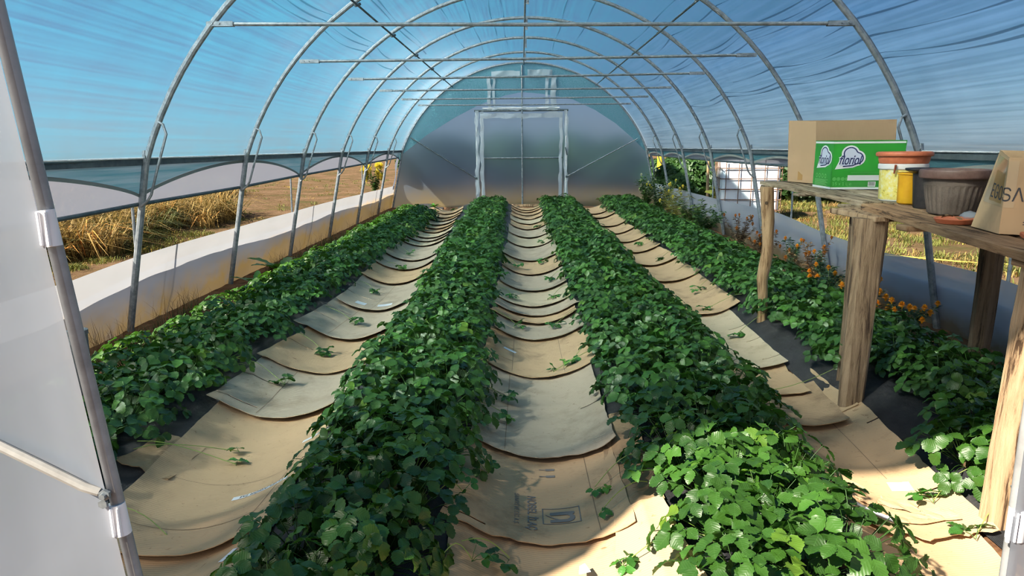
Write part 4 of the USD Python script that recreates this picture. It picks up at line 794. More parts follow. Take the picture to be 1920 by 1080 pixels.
# runners and loose leaves over the cardboard
def runner(p0, p1, nleaf, label, mat=runner_leaf, L=0.05, seed=0, stalk=True):
    rg = np.random.default_rng(900 + seed); p0, p1 = np.array(p0, float), np.array(p1, float)
    def g(p): return float(gz(p[0], p[1])) + 0.045
    t = thing('strawberry_runner', label, 'strawberry runner', (p1[0], p1[1], g(p1)), None)
    if stalk:
        s = np.linspace(0, 1, 8); w = np.stack([p0[0] + (p1[0] - p0[0]) * s, p0[1] + (p1[1] - p0[1]) * s + 0.03 * np.sin(s * 3), [g(p0 + (p1 - p0) * q) + 0.03 * math.sin(q * PI) + (0.03 * (1 - q)) for q in s]], 1)
        part('stem', tube(w, 0.0021, 5), stem_mat, t)
    for i in range(nleaf):
        az = rg.uniform(0, 6.28); o = np.array([math.cos(az), math.sin(az), 0]); foot = np.array([p1[0], p1[1], g(p1)])
        tip = foot + o * rg.uniform(0.01, 0.055) + [0, 0, rg.uniform(0.0, 0.04)]; n = np.array([0, 0, 1.0]) + rg.normal(0, 0.3, 3); n /= np.linalg.norm(n)
        v, f, u = leaf_on_stalk(foot - [0, 0, 0.008], tip, o, n, L * rg.uniform(0.75, 1.1), rg, 0.0014)
        part('leaf', (v, f), mat, t, smooth=True, uv=u)
RUN = [((0.62, 2.22), (0.31, 2.28), 3, 'bright sunlit strawberry runner reaching over the clean cardboard piece of the centre path'),
       ((-0.30, 2.30), (-0.12, 2.36), 2, 'dark strawberry leaf lying at the bottom of the centre path near the printed arrows'),
       ((-0.36, 2.18), (-0.26, 2.26), 3, 'strawberry leaves at the lowest end of the centre path against the bed'),
       ((-0.42, 2.60), (-0.33, 2.70), 2, 'small strawberry leaf at the dry-grass edge of the lettered cardboard'),
       ((-0.40, 2.90), (-0.24, 2.98), 3, 'dark strawberry leaf cluster beside the grey printed lettering'),
       ((0.50, 2.98), (0.27, 2.90), 2, 'small runner leaf on the stained cardboard across from the printed emblem'),
       ((0.48, 2.72), (0.26, 2.66), 1, 'tiny runner tip on the table-side half of the lettered cardboard'),
       ((-0.42, 3.86), (-0.16, 4.02), 4, 'dark strawberry leaf cluster on the broad greyish centre sheet'),
       ((-0.40, 3.62), (-0.12, 3.72), 2, 'lower strawberry leaf on the broad greyish centre sheet'),
       ((0.55, 4.95), (0.30, 4.78), 4, 'runner leaf cluster at the table-side edge of the yellowish centre sheet'),
       ((0.52, 4.66), (0.16, 4.66), 2, 'small runner leaf at the near edge of the yellowish centre sheet'),
       ((0.50, 5.95), (0.22, 5.88), 6, 'big bright runner leaf cluster in the middle distance of the centre path'),
       ((-0.36, 5.9), (-0.10, 5.85), 3, 'runner leaves facing the big bright cluster on the centre path'),
       ((0.42, 7.1), (0.25, 7.0), 3, 'runner leaves on the eighth centre sheet at its table-side edge'),
       ((-0.30, 7.0), (-0.16, 6.95), 3, 'runner leaves on the eighth centre sheet at its dry-grass edge'),
       ((0.42, 8.0), (0.26, 7.95), 4, 'runner leaves on the ninth centre sheet'), ((0.42, 9.4), (0.22, 9.3), 5, 'runner leaves on the tenth centre sheet near its table-side edge'),
       ((-0.28, 9.0), (-0.12, 8.9), 3, 'runner leaves on the tenth centre sheet near its dry-grass edge'), ((0.40, 11.2), (0.25, 11.1), 5, 'runner leaves on the twelfth centre sheet'),
       ((0.40, 13.6), (0.24, 13.5), 6, 'runner leaves on the fourteenth centre sheet'),
       ((-2.05, 4.42), (-1.70, 4.36), 4, 'dark strawberry leaf cluster on the whitish-grey slit sheet'),
       ((-2.0, 3.12), (-1.56, 3.22), 1, 'thin runner with a tiny leaf crossing the large taped sheet'),
       ((-1.98, 3.05), (-1.60, 3.36), 1, 'second thin runner with a tiny leaf on the large taped sheet'),
       ((-1.86, 2.62), (-1.58, 2.56), 0, 'bare yellowish runner near the curled end of the large taped sheet'),
       ((-1.95, 5.25), (-1.66, 5.15), 4, 'dark leaf cluster on the tan sheet before the bluish-grey one'),
       ((-1.92, 6.15), (-1.62, 6.05), 4, 'dark leaf cluster on the bluish-grey cardboard sheet'), ((-1.92, 7.5), (-1.72, 7.42), 4, 'dark leaf cluster behind the two white labels'),
       ((-1.9, 9.0), (-1.70, 8.95), 4, 'dark leaf cluster on the fifth grey sheet of the dry-grass side path'), ((-2.0, 10.3), (-1.78, 10.2), 4, 'dark leaf cluster on the dry-grass side path in the far distance'),
       ((2.06, 2.90), (1.80, 2.82), 3, 'sunlit runner with a round leaf cluster below the square sticker'),
       ((2.06, 2.66), (1.80, 2.53), 2, 'thick pale runner ending in a small leaf by the light front table post'),
       ((2.20, 4.30), (1.52, 4.22), 1, 'small dark leaf lying on the brown rolled cardboard sheet'),
       ((2.16, 5.75), (1.78, 5.62), 3, 'runner leaves on the big pale sheet beside its slits'), ((2.1, 6.5), (1.72, 6.5), 3, 'runner leaves where the big pale sheet meets the next one'),
       ((2.1, 7.4), (1.86, 7.3), 4, 'bright runner leaves on the fifth sheet of the table side path'), ((2.08, 9.4), (1.85, 9.3), 4, 'bright runner leaves on the far tan sheets of the table side path'),
       ((2.06, 11.0), (1.84, 10.9), 5, 'yellow-green runner leaves far along the table side path')]
for i, (a, b, n_, lab) in enumerate(RUN):
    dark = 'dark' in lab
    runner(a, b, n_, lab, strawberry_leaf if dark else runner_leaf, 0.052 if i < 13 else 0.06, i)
solo('paper_scrap', slab(np.array([[[0.145, 2.28, 0.062], [0.15, 2.325, 0.064]], [[0.19, 2.285, 0.07], [0.172, 2.335, 0.07]]]), 0.003), paper, 'small white broken scrap lying on the lowest centre path cardboard', 'scrap', smooth=False)
#--NEXT2--
# ------------------------------------------------------------------ plank table and what stands on it
def TZ(y): return 1.235 + (y - 2.65) * 0.0285                 # height of the boards' upper side, sloping down towards the doorway
def XF(y): return 2.10 + (y - 4.3) * 0.11 if y < 4.35 else 2.12 - (y - 4.35) * 0.045
tb = thing('plank_table', 'rough plank table on five odd wooden posts along the tank-side wall', 'table', (2.4, 4.0, 0))
def rough_post(pts, rs, sides, seed, amp=0.10, rot=0.0, mat=wood_post, squash=1.0):
    pts = np.array(pts, float); s = np.linspace(0, 1, 26); th = np.arange(sides) * 2 * PI / sides + rot; rings = []
    for q in s:
        c = np.array([np.interp(q, np.linspace(0, 1, len(pts)), pts[:, k]) for k in range(3)]); r = np.interp(q, np.linspace(0, 1, len(rs)), rs)
        nn = meshkit.fbm(np.stack([np.cos(th) * 1.6 + seed, np.sin(th) * 1.6, 0 * th + q * 4], -1), 3, seed) - 0.5
        rr = r * (1 + amp * 2 * nn); rings.append(np.stack([c[0] + rr * np.cos(th), c[1] + rr * np.sin(th) * squash, np.full(sides, c[2])], 1))
    v = np.vstack(rings + [np.array([[pts[0][0], pts[0][1], pts[0][2]], [pts[-1][0], pts[-1][1], pts[-1][2]]])]); f = []; K = len(s)
    for i in range(K - 1):
        for j in range(sides):
            a0, a1, b0, b1 = i * sides + j, i * sides + (j + 1) % sides, (i + 1) * sides + j, (i + 1) * sides + (j + 1) % sides; f += [(a0, a1, b1), (a0, b1, b0)]
    for j in range(sides): f += [(K * sides, (j + 1) % sides, j), (K * sides + 1, (K - 1) * sides + j, (K - 1) * sides + (j + 1) % sides)]
    return v, np.array(f)
part('post', rough_post([(2.035, 5.79, -0.1), (2.055, 5.80, 0.25), (2.03, 5.80, 0.5), (2.06, 5.80, 0.75), (2.045, 5.80, 1.0), (2.015, 5.80, TZ(5.8) - 0.03)], [0.040, 0.040, 0.043, 0.052, 0.046, 0.053, 0.055], 14, 3, 0.05), wood_pole, tb, smooth=60, label='peeled round pole with a knot near its top')
part('knot', lathe([(0.0, 0.0), (0.016, 0.001), (0.018, 0.006), (0.010, 0.010)], (0, 0, 0), 10)[0:2] if False else tube([(2.005, 5.752, 1.165), (2.004, 5.742, 1.165)], [0.015, 0.009], 9), wood_dark, tb)
part('post', rough_post([(1.955, 3.95, -0.1), (1.965, 3.96, 0.4), (1.99, 4.0, 0.9), (2.0, 4.02, TZ(4) - 0.055)], [0.070, 0.078, 0.090, 0.104], 9, 11, 0.16, rot=0.5, mat=wood_post, squash=0.75), wood_post, tb, smooth=25, label='thick split-log post with bare angular faces')
part('post', rough_post([(2.055, 4.28, 0.0), (2.06, 4.28, 0.6), (2.045, 4.27, TZ(4.27) - 0.04)], [0.040, 0.043, 0.048], 6, 17, 0.1), wood_dark, tb, smooth=25)
part('post', rough_post([(2.87, 4.20, -0.05), (2.872, 4.2, 0.5), (2.875, 4.2, TZ(4.2) - 0.04)], [0.062, 0.072, 0.078], 7, 23, 0.16, squash=0.7), wood_dark, tb, smooth=25, label='dark split post near the side film')
part('post', rough_post([(1.955, 2.63, -0.08), (1.965, 2.63, 0.4), (1.985, 2.64, 0.85), (1.995, 2.65, TZ(2.65) - 0.04)], [0.070, 0.078, 0.080, 0.074], 10, 31, 0.13, rot=0.3), wood_pale, tb, smooth=30, label='pale split post by the doorway with dark streaks')
def board(x0, x1, y0, y1, th, seed, mat, dz=0.0, name='board', xrel=True):
    rg = np.random.default_rng(seed); ys = np.linspace(y0, y1, 22); us = np.array([0, 0.04, 0.35, 0.65, 0.96, 1.0]); U, Yg = np.meshgrid(us, ys, indexing='ij')
    base = np.array([XF(q) for q in ys]) if xrel else 0 * ys
    n1 = meshkit.fbm(np.stack([ys * 3 + seed, 0 * ys, 0 * ys], -1), 3, seed) - 0.5; n2 = meshkit.fbm(np.stack([ys * 3 + seed + 50, 0 * ys, 0 * ys], -1), 3, seed) - 0.5
    X = base[None, :] + x0 + 0.02 * n1[None, :] + (x1 - x0 + 0.02 * (n2 - n1)[None, :]) * U
    Yj = Yg + 0.03 * (rg.random((6, 1)) - 0.5) * np.where((Yg == y0) | (Yg == y1), 1, 0)
    Z = TZ(Yg) + dz - 0.005 * ((U < 0.01) | (U > 0.99)) + 0.006 * (meshkit.fbm(np.stack([X * 14, Yg * 2.5, 0 * X + seed], -1), 3, seed) - 0.5)
    v, f = slab(np.stack([X, Yj, Z], -1), th); part(name, (v, f), mat, tb, smooth=30)
for i, (a, b, y0, y1) in enumerate([(0.0, 0.13, 4.36, 6.05), (0.14, 0.27, 4.30, 6.10), (0.285, 0.40, 4.38, 6.04), (0.412, 0.54, 4.28, 6.12), (0.552, 0.68, 4.33, 6.06), (0.695, 0.82, 4.3, 6.10), (0.835, 0.95, 4.35, 6.05)]):
    board(a, b, y0, y1, 0.022, 40 + i, wood_board, -0.001 - 0.003 * (i % 2))
for y in (4.45, 5.2, 5.92): part('crosspiece', box((2.02, y - 0.05, TZ(y) - 0.046), (2.98, y + 0.05, TZ(y) - 0.025), 0.004), wood_board, tb)
for i, (a, b, y0, y1) in enumerate([(-0.03, 0.15, 1.75, 4.28), (0.165, 0.32, 1.78, 4.27), (0.335, 0.50, 1.72, 4.25), (0.515, 0.66, 1.76, 4.27), (0.675, 0.84, 1.75, 4.28)]):
    board(a, b, y0, y1, 0.034, 60 + i, wood_plank, 0.0 - 0.002 * (i % 2), 'plank')
for y in (2.65, 3.6): part('crosspiece', box((1.95 if y > 3 else 1.90, y - 0.05, TZ(y) - 0.068), (2.86, y + 0.05, TZ(y) - 0.038), 0.004), wood_plank, tb)
part('support_block', obox((2.07, 4.17, TZ(4.1) - 0.052), [[1, 0.15, 0], [-0.15, 1, 0.0285], [0, 0, 1]], (0.12, 0.22, 0.016), 0.004), wood_pale, tb)

def carton(name, label, cat, base, top, mat, wall=0.005, rim=None):
    """Open box from its bottom and top corners, with walls of real thickness."""
    b, tp = np.array(base, float), np.array(top, float); c = (b.mean(0) + tp.mean(0)) / 2
    t = thing(name, label, cat, (b[:, 0].mean(), b[:, 1].mean(), b[:, 2].min())); n = len(b)
    for i in range(n):
        j = (i + 1) % n; o0, o1, o2, o3 = b[i], b[j], tp[j], tp[i]; nr = np.cross(o1 - o0, o3 - o0); nr /= np.linalg.norm(nr)
        if nr @ (c - (o0 + o2) / 2) < 0: nr = -nr
        V, U = np.meshgrid(np.linspace(0, 1, 9), np.linspace(0, 1, 9), indexing='ij')
        P = (o0 * (1 - U[..., None]) + o1 * U[..., None]) * (1 - V[..., None]) + (o3 * (1 - U[..., None]) + o2 * U[..., None]) * V[..., None]
        v, f = slab(P, 0, None, P + nr * wall); part('panel', (v, f), mat, t, smooth=False)
    part('bottom', box(b.min(0) + [0.01, 0.01, 0.001], [b[:, 0].max() - 0.01, b[:, 1].max() - 0.01, b[:, 2].min() + 0.006]) if n == 4 and False else slab(np.array([[b[0], b[1]], [b[3], b[2]]]) + [0, 0, 0.004], 0.003), mat, t, smooth=False)
    return t
z1, z2 = 1.328, 1.838
tall = carton('tall_carton', 'tall plain brown carton, open on top, standing behind the green box', 'carton', [(2.262, 6.0, z1 + .003), (2.365, 5.67, z1), (2.985, 5.63, z1), (2.93, 6.0, z1 + .003)], [(2.245, 6.02, z2 + .01), (2.332, 5.67, z2 - .008), (2.955, 5.62, z2), (2.90, 6.02, z2 + .01)], carton_mat)
# old tape on its corner
for o, xd, yd, w, h in (((2.362, 5.664, z1 + 0.02), (-0.033, 0, 0.5), (0, 0, 1), 0, 0),): pass
def face_map(o0, o1, o3, lift):
    """Maps flat drawings (metres along the face) onto a carton's face; o0 lower left, o1 lower right, o3 upper left as seen from outside."""
    o0, o1, o3 = map(lambda q: np.array(q, float), (o0, o1, o3)); xd = (o1 - o0) / np.linalg.norm(o1 - o0); yd = o3 - o0; yd -= xd * (yd @ xd); yd /= np.linalg.norm(yd)
    return lambda mesh, extra=0.0: on_plane(mesh, o0, xd, yd, lift + extra)
lf = face_map((2.262, 6.0, z1 + .003), (2.365, 5.67, z1), (2.245, 6.02, z2), 0.001)
def rect(x, y, w, h, d=0.0005): m = box((x, y, 0), (x + w, y + h, d)); return m
part('tape', lf(rect(0.10, 0.33, 0.05, 0.17)), carton_light if False else tape_mat, tall, smooth=False)
part('tape', lf(rect(0.13, 0.02, 0.06, 0.13)), tape_mat, tall, smooth=False)
part('torn_edge', lf(extrude(Polygon([(0.15, 0.49), (0.19, 0.50), (0.335, 0.34), (0.34, 0.20), (0.335, 0.10), (0.325, 0.2), (0.31, 0.33), (0.2, 0.42)]), 0.0008)), tape_mat, tall, smooth=False)
part('slot', lf(rect(0.05, 0.29, 0.02, 0.012)), ink, tall, smooth=False)

zg, zt = 1.309, 1.672
gL, gC, gR, gB = (2.300, 5.565), (2.297, 5.235), (2.795, 5.19), (2.80, 5.56)
gb = carton('green_carton', 'green printed carton with white rim and cloud-shaped lettering, on the far boards', 'carton', [(*gL, zg + .006), (*gC, zg), (*gR, zg), (*gB, zg + .006)], [(gL[0], gL[1], zt + .004), (*gC, zt - .006), (gR[0] + .022, gR[1] - .002, zt), (gB[0] + .02, gB[1], zt + .004)], green_card)
ff = face_map((*gC, zg), (*gR, zg), (*gC, zt), 0.0012); sf = face_map((*gL, zg + .004), (*gC, zg), (*gL, zt), 0.0012)
for fm, w in ((ff, 0.50), (sf, 0.33)):
    part('white_edge', fm(rect(0.0, 0.0, w, 0.016)), white_card, gb, smooth=False); part('white_edge', fm(rect(0.0, 0.342, w + (0.015 if fm is ff else 0), 0.014)), white_card, gb, smooth=False)
def cloud(sx):
    sh = unary_union([Point(0.098, 0.118).buffer(0.060), Point(0.142, 0.083).buffer(0.058), Point(0.07, 0.07).buffer(0.045), Polygon([(0.0, 0.0), (0.03, 0.075), (0.02, 0.09), (0.12, 0.12), (0.16, 0.03), (0.12, 0.012)])]).buffer(0.006).buffer(-0.006)
    from shapely import affinity
    sc = lambda g: affinity.scale(g, sx, 1.0, origin=(0, 0))
    inner = sh.buffer(-0.012); ring = inner.difference(inner.buffer(-0.0085)).difference(Polygon([(-0.1, -0.1), (0.055, -0.1), (0.05, 0.10), (0.0, 0.2), (-0.1, 0.2)]))
    return sc(sh), sc(inner.buffer(-0.0085)), sc(ring)
pale_blue = plain('pale_print', (0.62, 0.64, 0.72), 0.6)
for fm, sx, ox, oy in ((ff, 1.08, 0.020, 0.150), (sf, 1.30, 0.055, 0.150)):
    A, B, C = cloud(sx); mv = lambda m: (np.asarray(m[0]) + [ox, oy, 0], m[1])
    part('logo_cloud', fm(mv(extrude(A, 0.0005))), white_card, gb, smooth=False); part('logo_fill', fm(mv(extrude(B, 0.0004)), 0.0006), pale_blue, gb, smooth=False)
    part('logo_outline', fm(mv(extrude(C, 0.0004)), 0.0010), navy, gb, smooth=False)
    tm = text2d('floriol', 0.062, True, 0.0004); v_ = np.array(tm.vertices); wd = v_[:, 0].max(); v_[:, 0] = v_[:, 0] * (0.150 * sx / wd) + 0.22 * v_[:, 1]
    part('logo_lettering', fm((v_ + [ox + 0.020 * sx, oy + 0.038, 0], np.asarray(tm.faces)), 0.0014), navy, gb, smooth=False)
def ring2(x, y, r): return extrude(Point(x, y).buffer(r, 10).difference(Point(x, y).buffer(r * 0.72, 10)), 0.0004)
part('icon_row', ff(cat_meshes([ring2(0.022 + 0.031 * i, 0.078, 0.0125) for i in range(4)] + [extrude(Point(0.022 + 0.031 * i, 0.078).buffer(0.005, 4), 0.0004) for i in range(4)])), green_pale, gb, smooth=False)
part('lettering', ff((np.asarray(text2d('15 x 1 L \u212e', 0.022).vertices) + [0.008, 0.030, 0], np.asarray(text2d('15 x 1 L \u212e', 0.022).faces))), green_pale, gb, smooth=False)
part('icon_row', sf(cat_meshes([ring2(0.07 + 0.052 * i, 0.095, 0.017) for i in range(4)])), green_pale, gb, smooth=False)
part('small_print', sf(cat_meshes([rect(0.04, 0.022 + 0.0072 * i, 0.235 - 0.02 * (i % 3), 0.0036) for i in range(7)])), green_pale, gb, smooth=False)
part('small_print', ff(cat_meshes([rect(0.118, 0.016 + 0.006 * i, 0.17 - 0.02 * (i % 3), 0.0025) for i in range(7)] + [rect(0.14, 0.120 + 0.006 * i, 0.24, 0.0022) for i in range(2)])), plain('dim_green_print', (0.07, 0.30, 0.07), 0.5), gb, smooth=False)
part('address_strip', ff(rect(0.118, 0.066, 0.30, 0.040)), white_card, gb, smooth=False)
part('barcode', ff(cat_meshes([rect(0.270, 0.020, 0.055, 0.038)])), white_card, gb, smooth=False)
part('barcode_lines', ff(cat_meshes([rect(0.277 + 0.0040 * i, 0.026, 0.0017 if i % 3 else 0.0028, 0.030, 0.0009) for i in range(11)])), ink, gb, smooth=False)

bx, by, bz = 2.415, 4.48, 1.281
bk = thing('bucket', 'white paint bucket with a worn yellow label under the terracotta pot', 'bucket', (bx, by, bz))
part('body', lathe([(0.0, 0.002), (0.118, 0.0), (0.124, 0.006), (0.134, 0.205), (0.143, 0.207), (0.145, 0.214), (0.145, 0.236), (0.140, 0.240), (0.132, 0.240), (0.128, 0.21), (0.119, 0.012), (0.0, 0.010)], (bx, by, bz), 48), bucket_white, bk)
part('paper_label', lathe([(0.1262, 0.012), (0.1350, 0.202)], (bx, by, bz), 48), label_yellow, bk)
tr_ = thing('terracotta_pot', 'reddish terracotta plastic pot nested in the white bucket', 'flower pot', (bx, by, bz + 0.07))
part('pot', lathe([(0.0, 0.07), (0.108, 0.07), (0.117, 0.10), (0.127, 0.236), (0.141, 0.243), (0.147, 0.262), (0.149, 0.284), (0.158, 0.286), (0.164, 0.291), (0.166, 0.302), (0.162, 0.312), (0.150, 0.316), (0.138, 0.308), (0.128, 0.29), (0.112, 0.10), (0.0, 0.08)], (bx, by, bz), 48), terracotta, tr_)
part('drip', cat_meshes([tube([(bx - 0.112 + 0.008 * i, by - 0.118 - 0.006 * i, bz + 0.235), (bx - 0.112 + 0.008 * i, by - 0.106 - 0.006 * i, bz + 0.18)], [0.008, 0.005], 6) for i in range(1)] + [tube([(bx - 0.02, by - 0.136, bz + 0.19), (bx - 0.02, by - 0.134, bz + 0.14), (bx - 0.026, by - 0.132, bz + 0.11)], [0.007, 0.009, 0.003], 6)]), plain('rust_paint', (0.22, 0.05, 0.02), 0.6), tr_)
yx, yy, yz = 2.335, 4.245, 1.280
yc = thing('yellow_tub', 'small orange-yellow plastic tub between the bucket and the black pot', 'tub', (yx, yy, yz))
part('body', lathe([(0.0, 0.004), (0.050, 0.0), (0.060, 0.008), (0.066, 0.185), (0.064, 0.186), (0.057, 0.012), (0.0, 0.010)], (yx, yy, yz), 36), yellow_plastic, yc)
part('rim', lathe([(0.066, 0.180), (0.071, 0.182), (0.071, 0.192), (0.064, 0.193)], (yx, yy, yz), 36), yellow_plastic, yc)
kx, ky, kz = 2.325, 4.03, 1.274
kp = thing('black_pot', 'black nursery pot with a broad flat rim beside the brown planter', 'flower pot', (kx, ky, kz))
part('pot', lathe([(0.0, 0.004), (0.066, 0.0), (0.070, 0.006), (0.086, 0.20), (0.124, 0.218), (0.128, 0.226), (0.127, 0.232), (0.118, 0.230), (0.080, 0.205), (0.064, 0.012), (0.0, 0.010)], (kx, ky, kz), 40), black_plastic, kp)
px_, py_, pz_ = 2.30, 3.745, 1.266
pp = thing('brown_planter', 'big dusty brown ribbed planter with a heavy rolled rim', 'flower pot', (px_, py_, pz_))
part('pot', lathe([(0.0, 0.004), (0.108, 0.0), (0.116, 0.008), (0.126, 0.05), (0.136, 0.10), (0.144, 0.145), (0.148, 0.158), (0.150, 0.160), (0.154, 0.205), (0.140, 0.205), (0.110, 0.02), (0.0, 0.014)], (px_, py_, pz_), 96, rib=lambda th, i: 0.022 * np.cos(th * 28) * (2 <= i <= 5)), pot_brown, pp, smooth=50)
part('rim', lathe([(0.150, 0.198), (0.172, 0.196), (0.177, 0.204), (0.178, 0.232), (0.172, 0.242), (0.160, 0.244), (0.152, 0.236), (0.146, 0.20)], (px_, py_, pz_), 64), pot_rim, pp)
sx_, sy_, sz_ = 2.095, 3.39, 1.257
sc_ = thing('saucer', 'terracotta plant saucer at the plank edge with a dry leaf on it', 'saucer', (sx_, sy_, sz_))
part('dish', lathe([(0.0, 0.006), (0.066, 0.004), (0.074, 0.008), (0.086, 0.024), (0.090, 0.026), (0.091, 0.022), (0.078, 0.0), (0.0, 0.0)], (sx_, sy_, sz_), 40), terracotta, sc_)
v, f, u = trifoliate(np.array([sx_, sy_ + 0.01, sz_ + 0.03]), np.array([-1.0, -0.4, 0]), np.array([0.1, 0, 1.0]), 0.05, np.random.default_rng(4)); solo('dry_leaf', (v, f), dry_leaf, 'curled brown dry leaf lying on the terracotta saucer', 'leaf', smooth=True, uv=u)
bg = trimesh.creation.icosphere(3, 1.0); bv = np.array(bg.vertices); bv = bv * (1 + 0.35 * (meshkit.fbm(bv * 1.8 + 3, 3, 5) - 0.5))[:, None] * [0.035, 0.055, 0.026] + [2.20, 3.44, 1.262 + 0.022]; bv[:, 2] = np.maximum(bv[:, 2], 1.2605)
solo('plastic_bag', (bv, bg.faces), clear_plastic, 'crumpled clear plastic bag between planter and lettered carton', 'plastic bag', smooth=True)
A, B, C, D = (2.095, 3.262, 1.256), (2.062, 3.020, 1.250), (2.455, 2.790, 1.250), (2.52, 3.12, 1.252)
A2, B2, C2, D2 = (2.185, 3.262, 1.614), (2.070, 3.030, 1.583), (2.44, 2.80, 1.585), (2.50, 3.10, 1.60)
eg = carton('lettered_carton', 'tan carton with black capital letters and glossy tape at the picture edge', 'carton', [A, B, C, D], [A2, B2, C2, D2], carton_light)
def eg_map(m, lift=0.0012):
    v, f = (np.asarray(m.vertices), np.asarray(m.faces)) if hasattr(m, 'vertices') else m
    a, b, c, a2, b2, c2 = map(np.array, (A, B, C, A2, B2, C2)); La, Lb = np.linalg.norm((a + a2) / 2 - (b + b2) / 2), np.linalg.norm(c - b); out = []
    for s, h, z in v:
        q = h / 0.345; p0, p1 = (a * (1 - q) + a2 * q), (b * (1 - q) + b2 * q); p2 = c * (1 - q) + c2 * q
        if s < La: k = s / La; P = p0 * (1 - k) + p1 * k; n_ = np.cross(b - a, a2 - a)
        else: k = (s - La) / Lb; P = p1 * (1 - k) + p2 * k; n_ = np.cross(c - b, b2 - b)
        out.append(P + n_ / np.linalg.norm(n_) * (lift + z))
    return np.array(out), f
def fine_rect(x, y, w, h, n=10): 
    X, Y = np.meshgrid(np.linspace(x, x + w, n), np.linspace(y, y + h, n), indexing='ij'); return grid(np.stack([X, Y, 0 * X], -1), flip=True)
glossy_tape = M('clear_tape', {'p': ('principled_bsdf', {'base_color': (0.54, 0.37, 0.19), 'roughness': 0.12, 'specular_ior_level': 0.8})})
part('clear_tape', eg_map(fine_rect(0.03, 0.12, 0.26, 0.21, 14), 0.0010), glossy_tape, eg, smooth=False)
part('brown_tape', eg_map(fine_rect(0.085, 0.135, 0.145, 0.135, 14), 0.0016), plain('ochre_tape', (0.36, 0.20, 0.055), 0.25), eg, smooth=False)
lt = text2d('EGOS\u039bN', 0.062, False, 0.0004); lt = trimesh.Trimesh(np.array(lt.vertices) * [0.80, 1, 1], lt.faces, process=False)
part('lettering', eg_map((np.array(lt.vertices) + [0.09, 0.150, 0], lt.faces), 0.0022), ink, eg, smooth=False)
part('small_print', eg_map(cat_meshes([fine_rect(0.33, 0.045 + 0.01 * i, 0.12, 0.004, 4) for i in range(2)])), ink, eg, smooth=False)
solo('tile_shard', obox((2.16, 2.84, 1.257), [[0.9, -0.4, 0.0], [0.4, 0.9, 0.03], [0, 0, 1]], (0.10, 0.07, 0.011), 0.004), terracotta, 'flat reddish tile shard in front of the lettered carton', 'tile')

# ------------------------------------------------------------------ small plants
def sprig(seed, h, spread, nst, nl, L, W, top_only=False):
    rg = np.random.default_rng(seed); stems, leaves, tips = [], [], []
    for i in range(nst):
        az, sp_ = rg.uniform(0, 6.28), spread * rg.uniform(0.3, 1.0); hh = h * rg.uniform(0.65, 1.0); o = np.array([math.cos(az), math.sin(az), 0])
        p = np.stack([o * sp_ * q ** 1.3 + [0, 0, hh * q] + rg.normal(0, 0.006, 3) * (q > 0) for q in np.linspace(0, 1, 6)]); stems.append(tube(p, np.linspace(0.004, 0.0018, 6), 4)); tips.append(p[-1])
        for j in range(nl):
            q = rg.uniform(0.45 if top_only else 0.12, 1.0); c = np.array([np.interp(q, np.linspace(0, 1, 6), p[:, k]) for k in range(3)]); a2 = rg.uniform(0, 6.28)
            d = np.array([math.cos(a2), math.sin(a2), rg.uniform(-0.2, 0.7)]); n = np.array([-d[0] * 0.4, -d[1] * 0.4, 1.0]) + rg.normal(0, 0.25, 3)
            d /= np.linalg.norm(d); s = np.cross(n, d); s /= np.linalg.norm(s); l = L * rg.uniform(0.7, 1.2); w = W * rg.uniform(0.7, 1.2)
            V = np.array([c, c + d * l * 0.5 + s * w / 2, c + d * l + [0, 0, -0.15 * l], c + d * l * 0.5 - s * w / 2]); leaves.append((V, np.array([[0, 2, 1], [0, 3, 2]]), np.array([[0, 0.0], [0.5, 0.5], [0, 1.0], [-0.5, 0.5]])))
    return cat_meshes(stems), pack(leaves), np.array(tips)
def flower_head(c, r, seed):
    rg = np.random.default_rng(seed); vs, fs, k = [], [], 0
    for ring, (n, el, q) in enumerate([(11, 0.05, 1.0), (9, 0.45, 0.85), (7, 0.9, 0.6), (4, 1.3, 0.35)]):
        for i in range(n):
            a = (i + 0.5 * ring) * 2 * PI / n + rg.uniform(-.1, .1); d = np.array([math.cos(a) * math.cos(el), math.sin(a) * math.cos(el), math.sin(el)]); s = np.array([-math.sin(a), math.cos(a), 0]) * r * 0.34
            b = np.array(c) + [0, 0, r * 0.1 * ring]; e = b + d * r * (0.75 + 0.25 * q)
            vs.append(np.array([b, b + d * r * 0.55 + s, e + [0, 0, 0.08 * r], b + d * r * 0.55 - s])); fs.append(np.array([[0, 1, 2], [0, 2, 3]]) + k); k += 4
    cup = tube([np.array(c) - [0, 0, r * 0.75], np.array(c) - [0, 0, r * 0.1], np.array(c) + [0, 0, r * 0.15]], [r * 0.12, r * 0.42, r * 0.3], 7); return cat_meshes([(np.vstack(vs), np.vstack(fs)), cup])
def marigold(x, y, h, spread, nst, nf, label, petals=petal, leaf=marigold_leaf, nl=40, L=0.06, W=0.022, seed=0, r=0.034, z=None):
    z = float(gz(x, y)) if z is None else z; st, (lv, lf_, lu), tips = sprig(700 + seed, h, spread, nst, nl, L, W); o = np.array([x, y, z]); t = thing('flowering_plant', label, 'flower', (x, y, z))
    part('stems', (st[0] + o, st[1]), stem_mat if leaf is not dry_leaf else dry_leaf, t); part('foliage', (lv + o, lf_), leaf, t, smooth=False, uv=lu).SetCustomDataByKey('kind', 'stuff')
    for i in range(nf): part('flower', flower_head(tips[i % len(tips)] * ([1, 1, 1] if i % 3 != 1 else [1.15, 1.15, 0.72]) + o + [0.0, 0, 0.015], r * (0.85 + 0.3 * ((i * 37) % 10) / 10), seed * 50 + i), petals, t, smooth=False)
marigold(3.10, 5.48, 0.30, 0.24, 14, 14, 'orange marigold nearest the doorway, spreading at the foot of a hoop leg', seed=1)
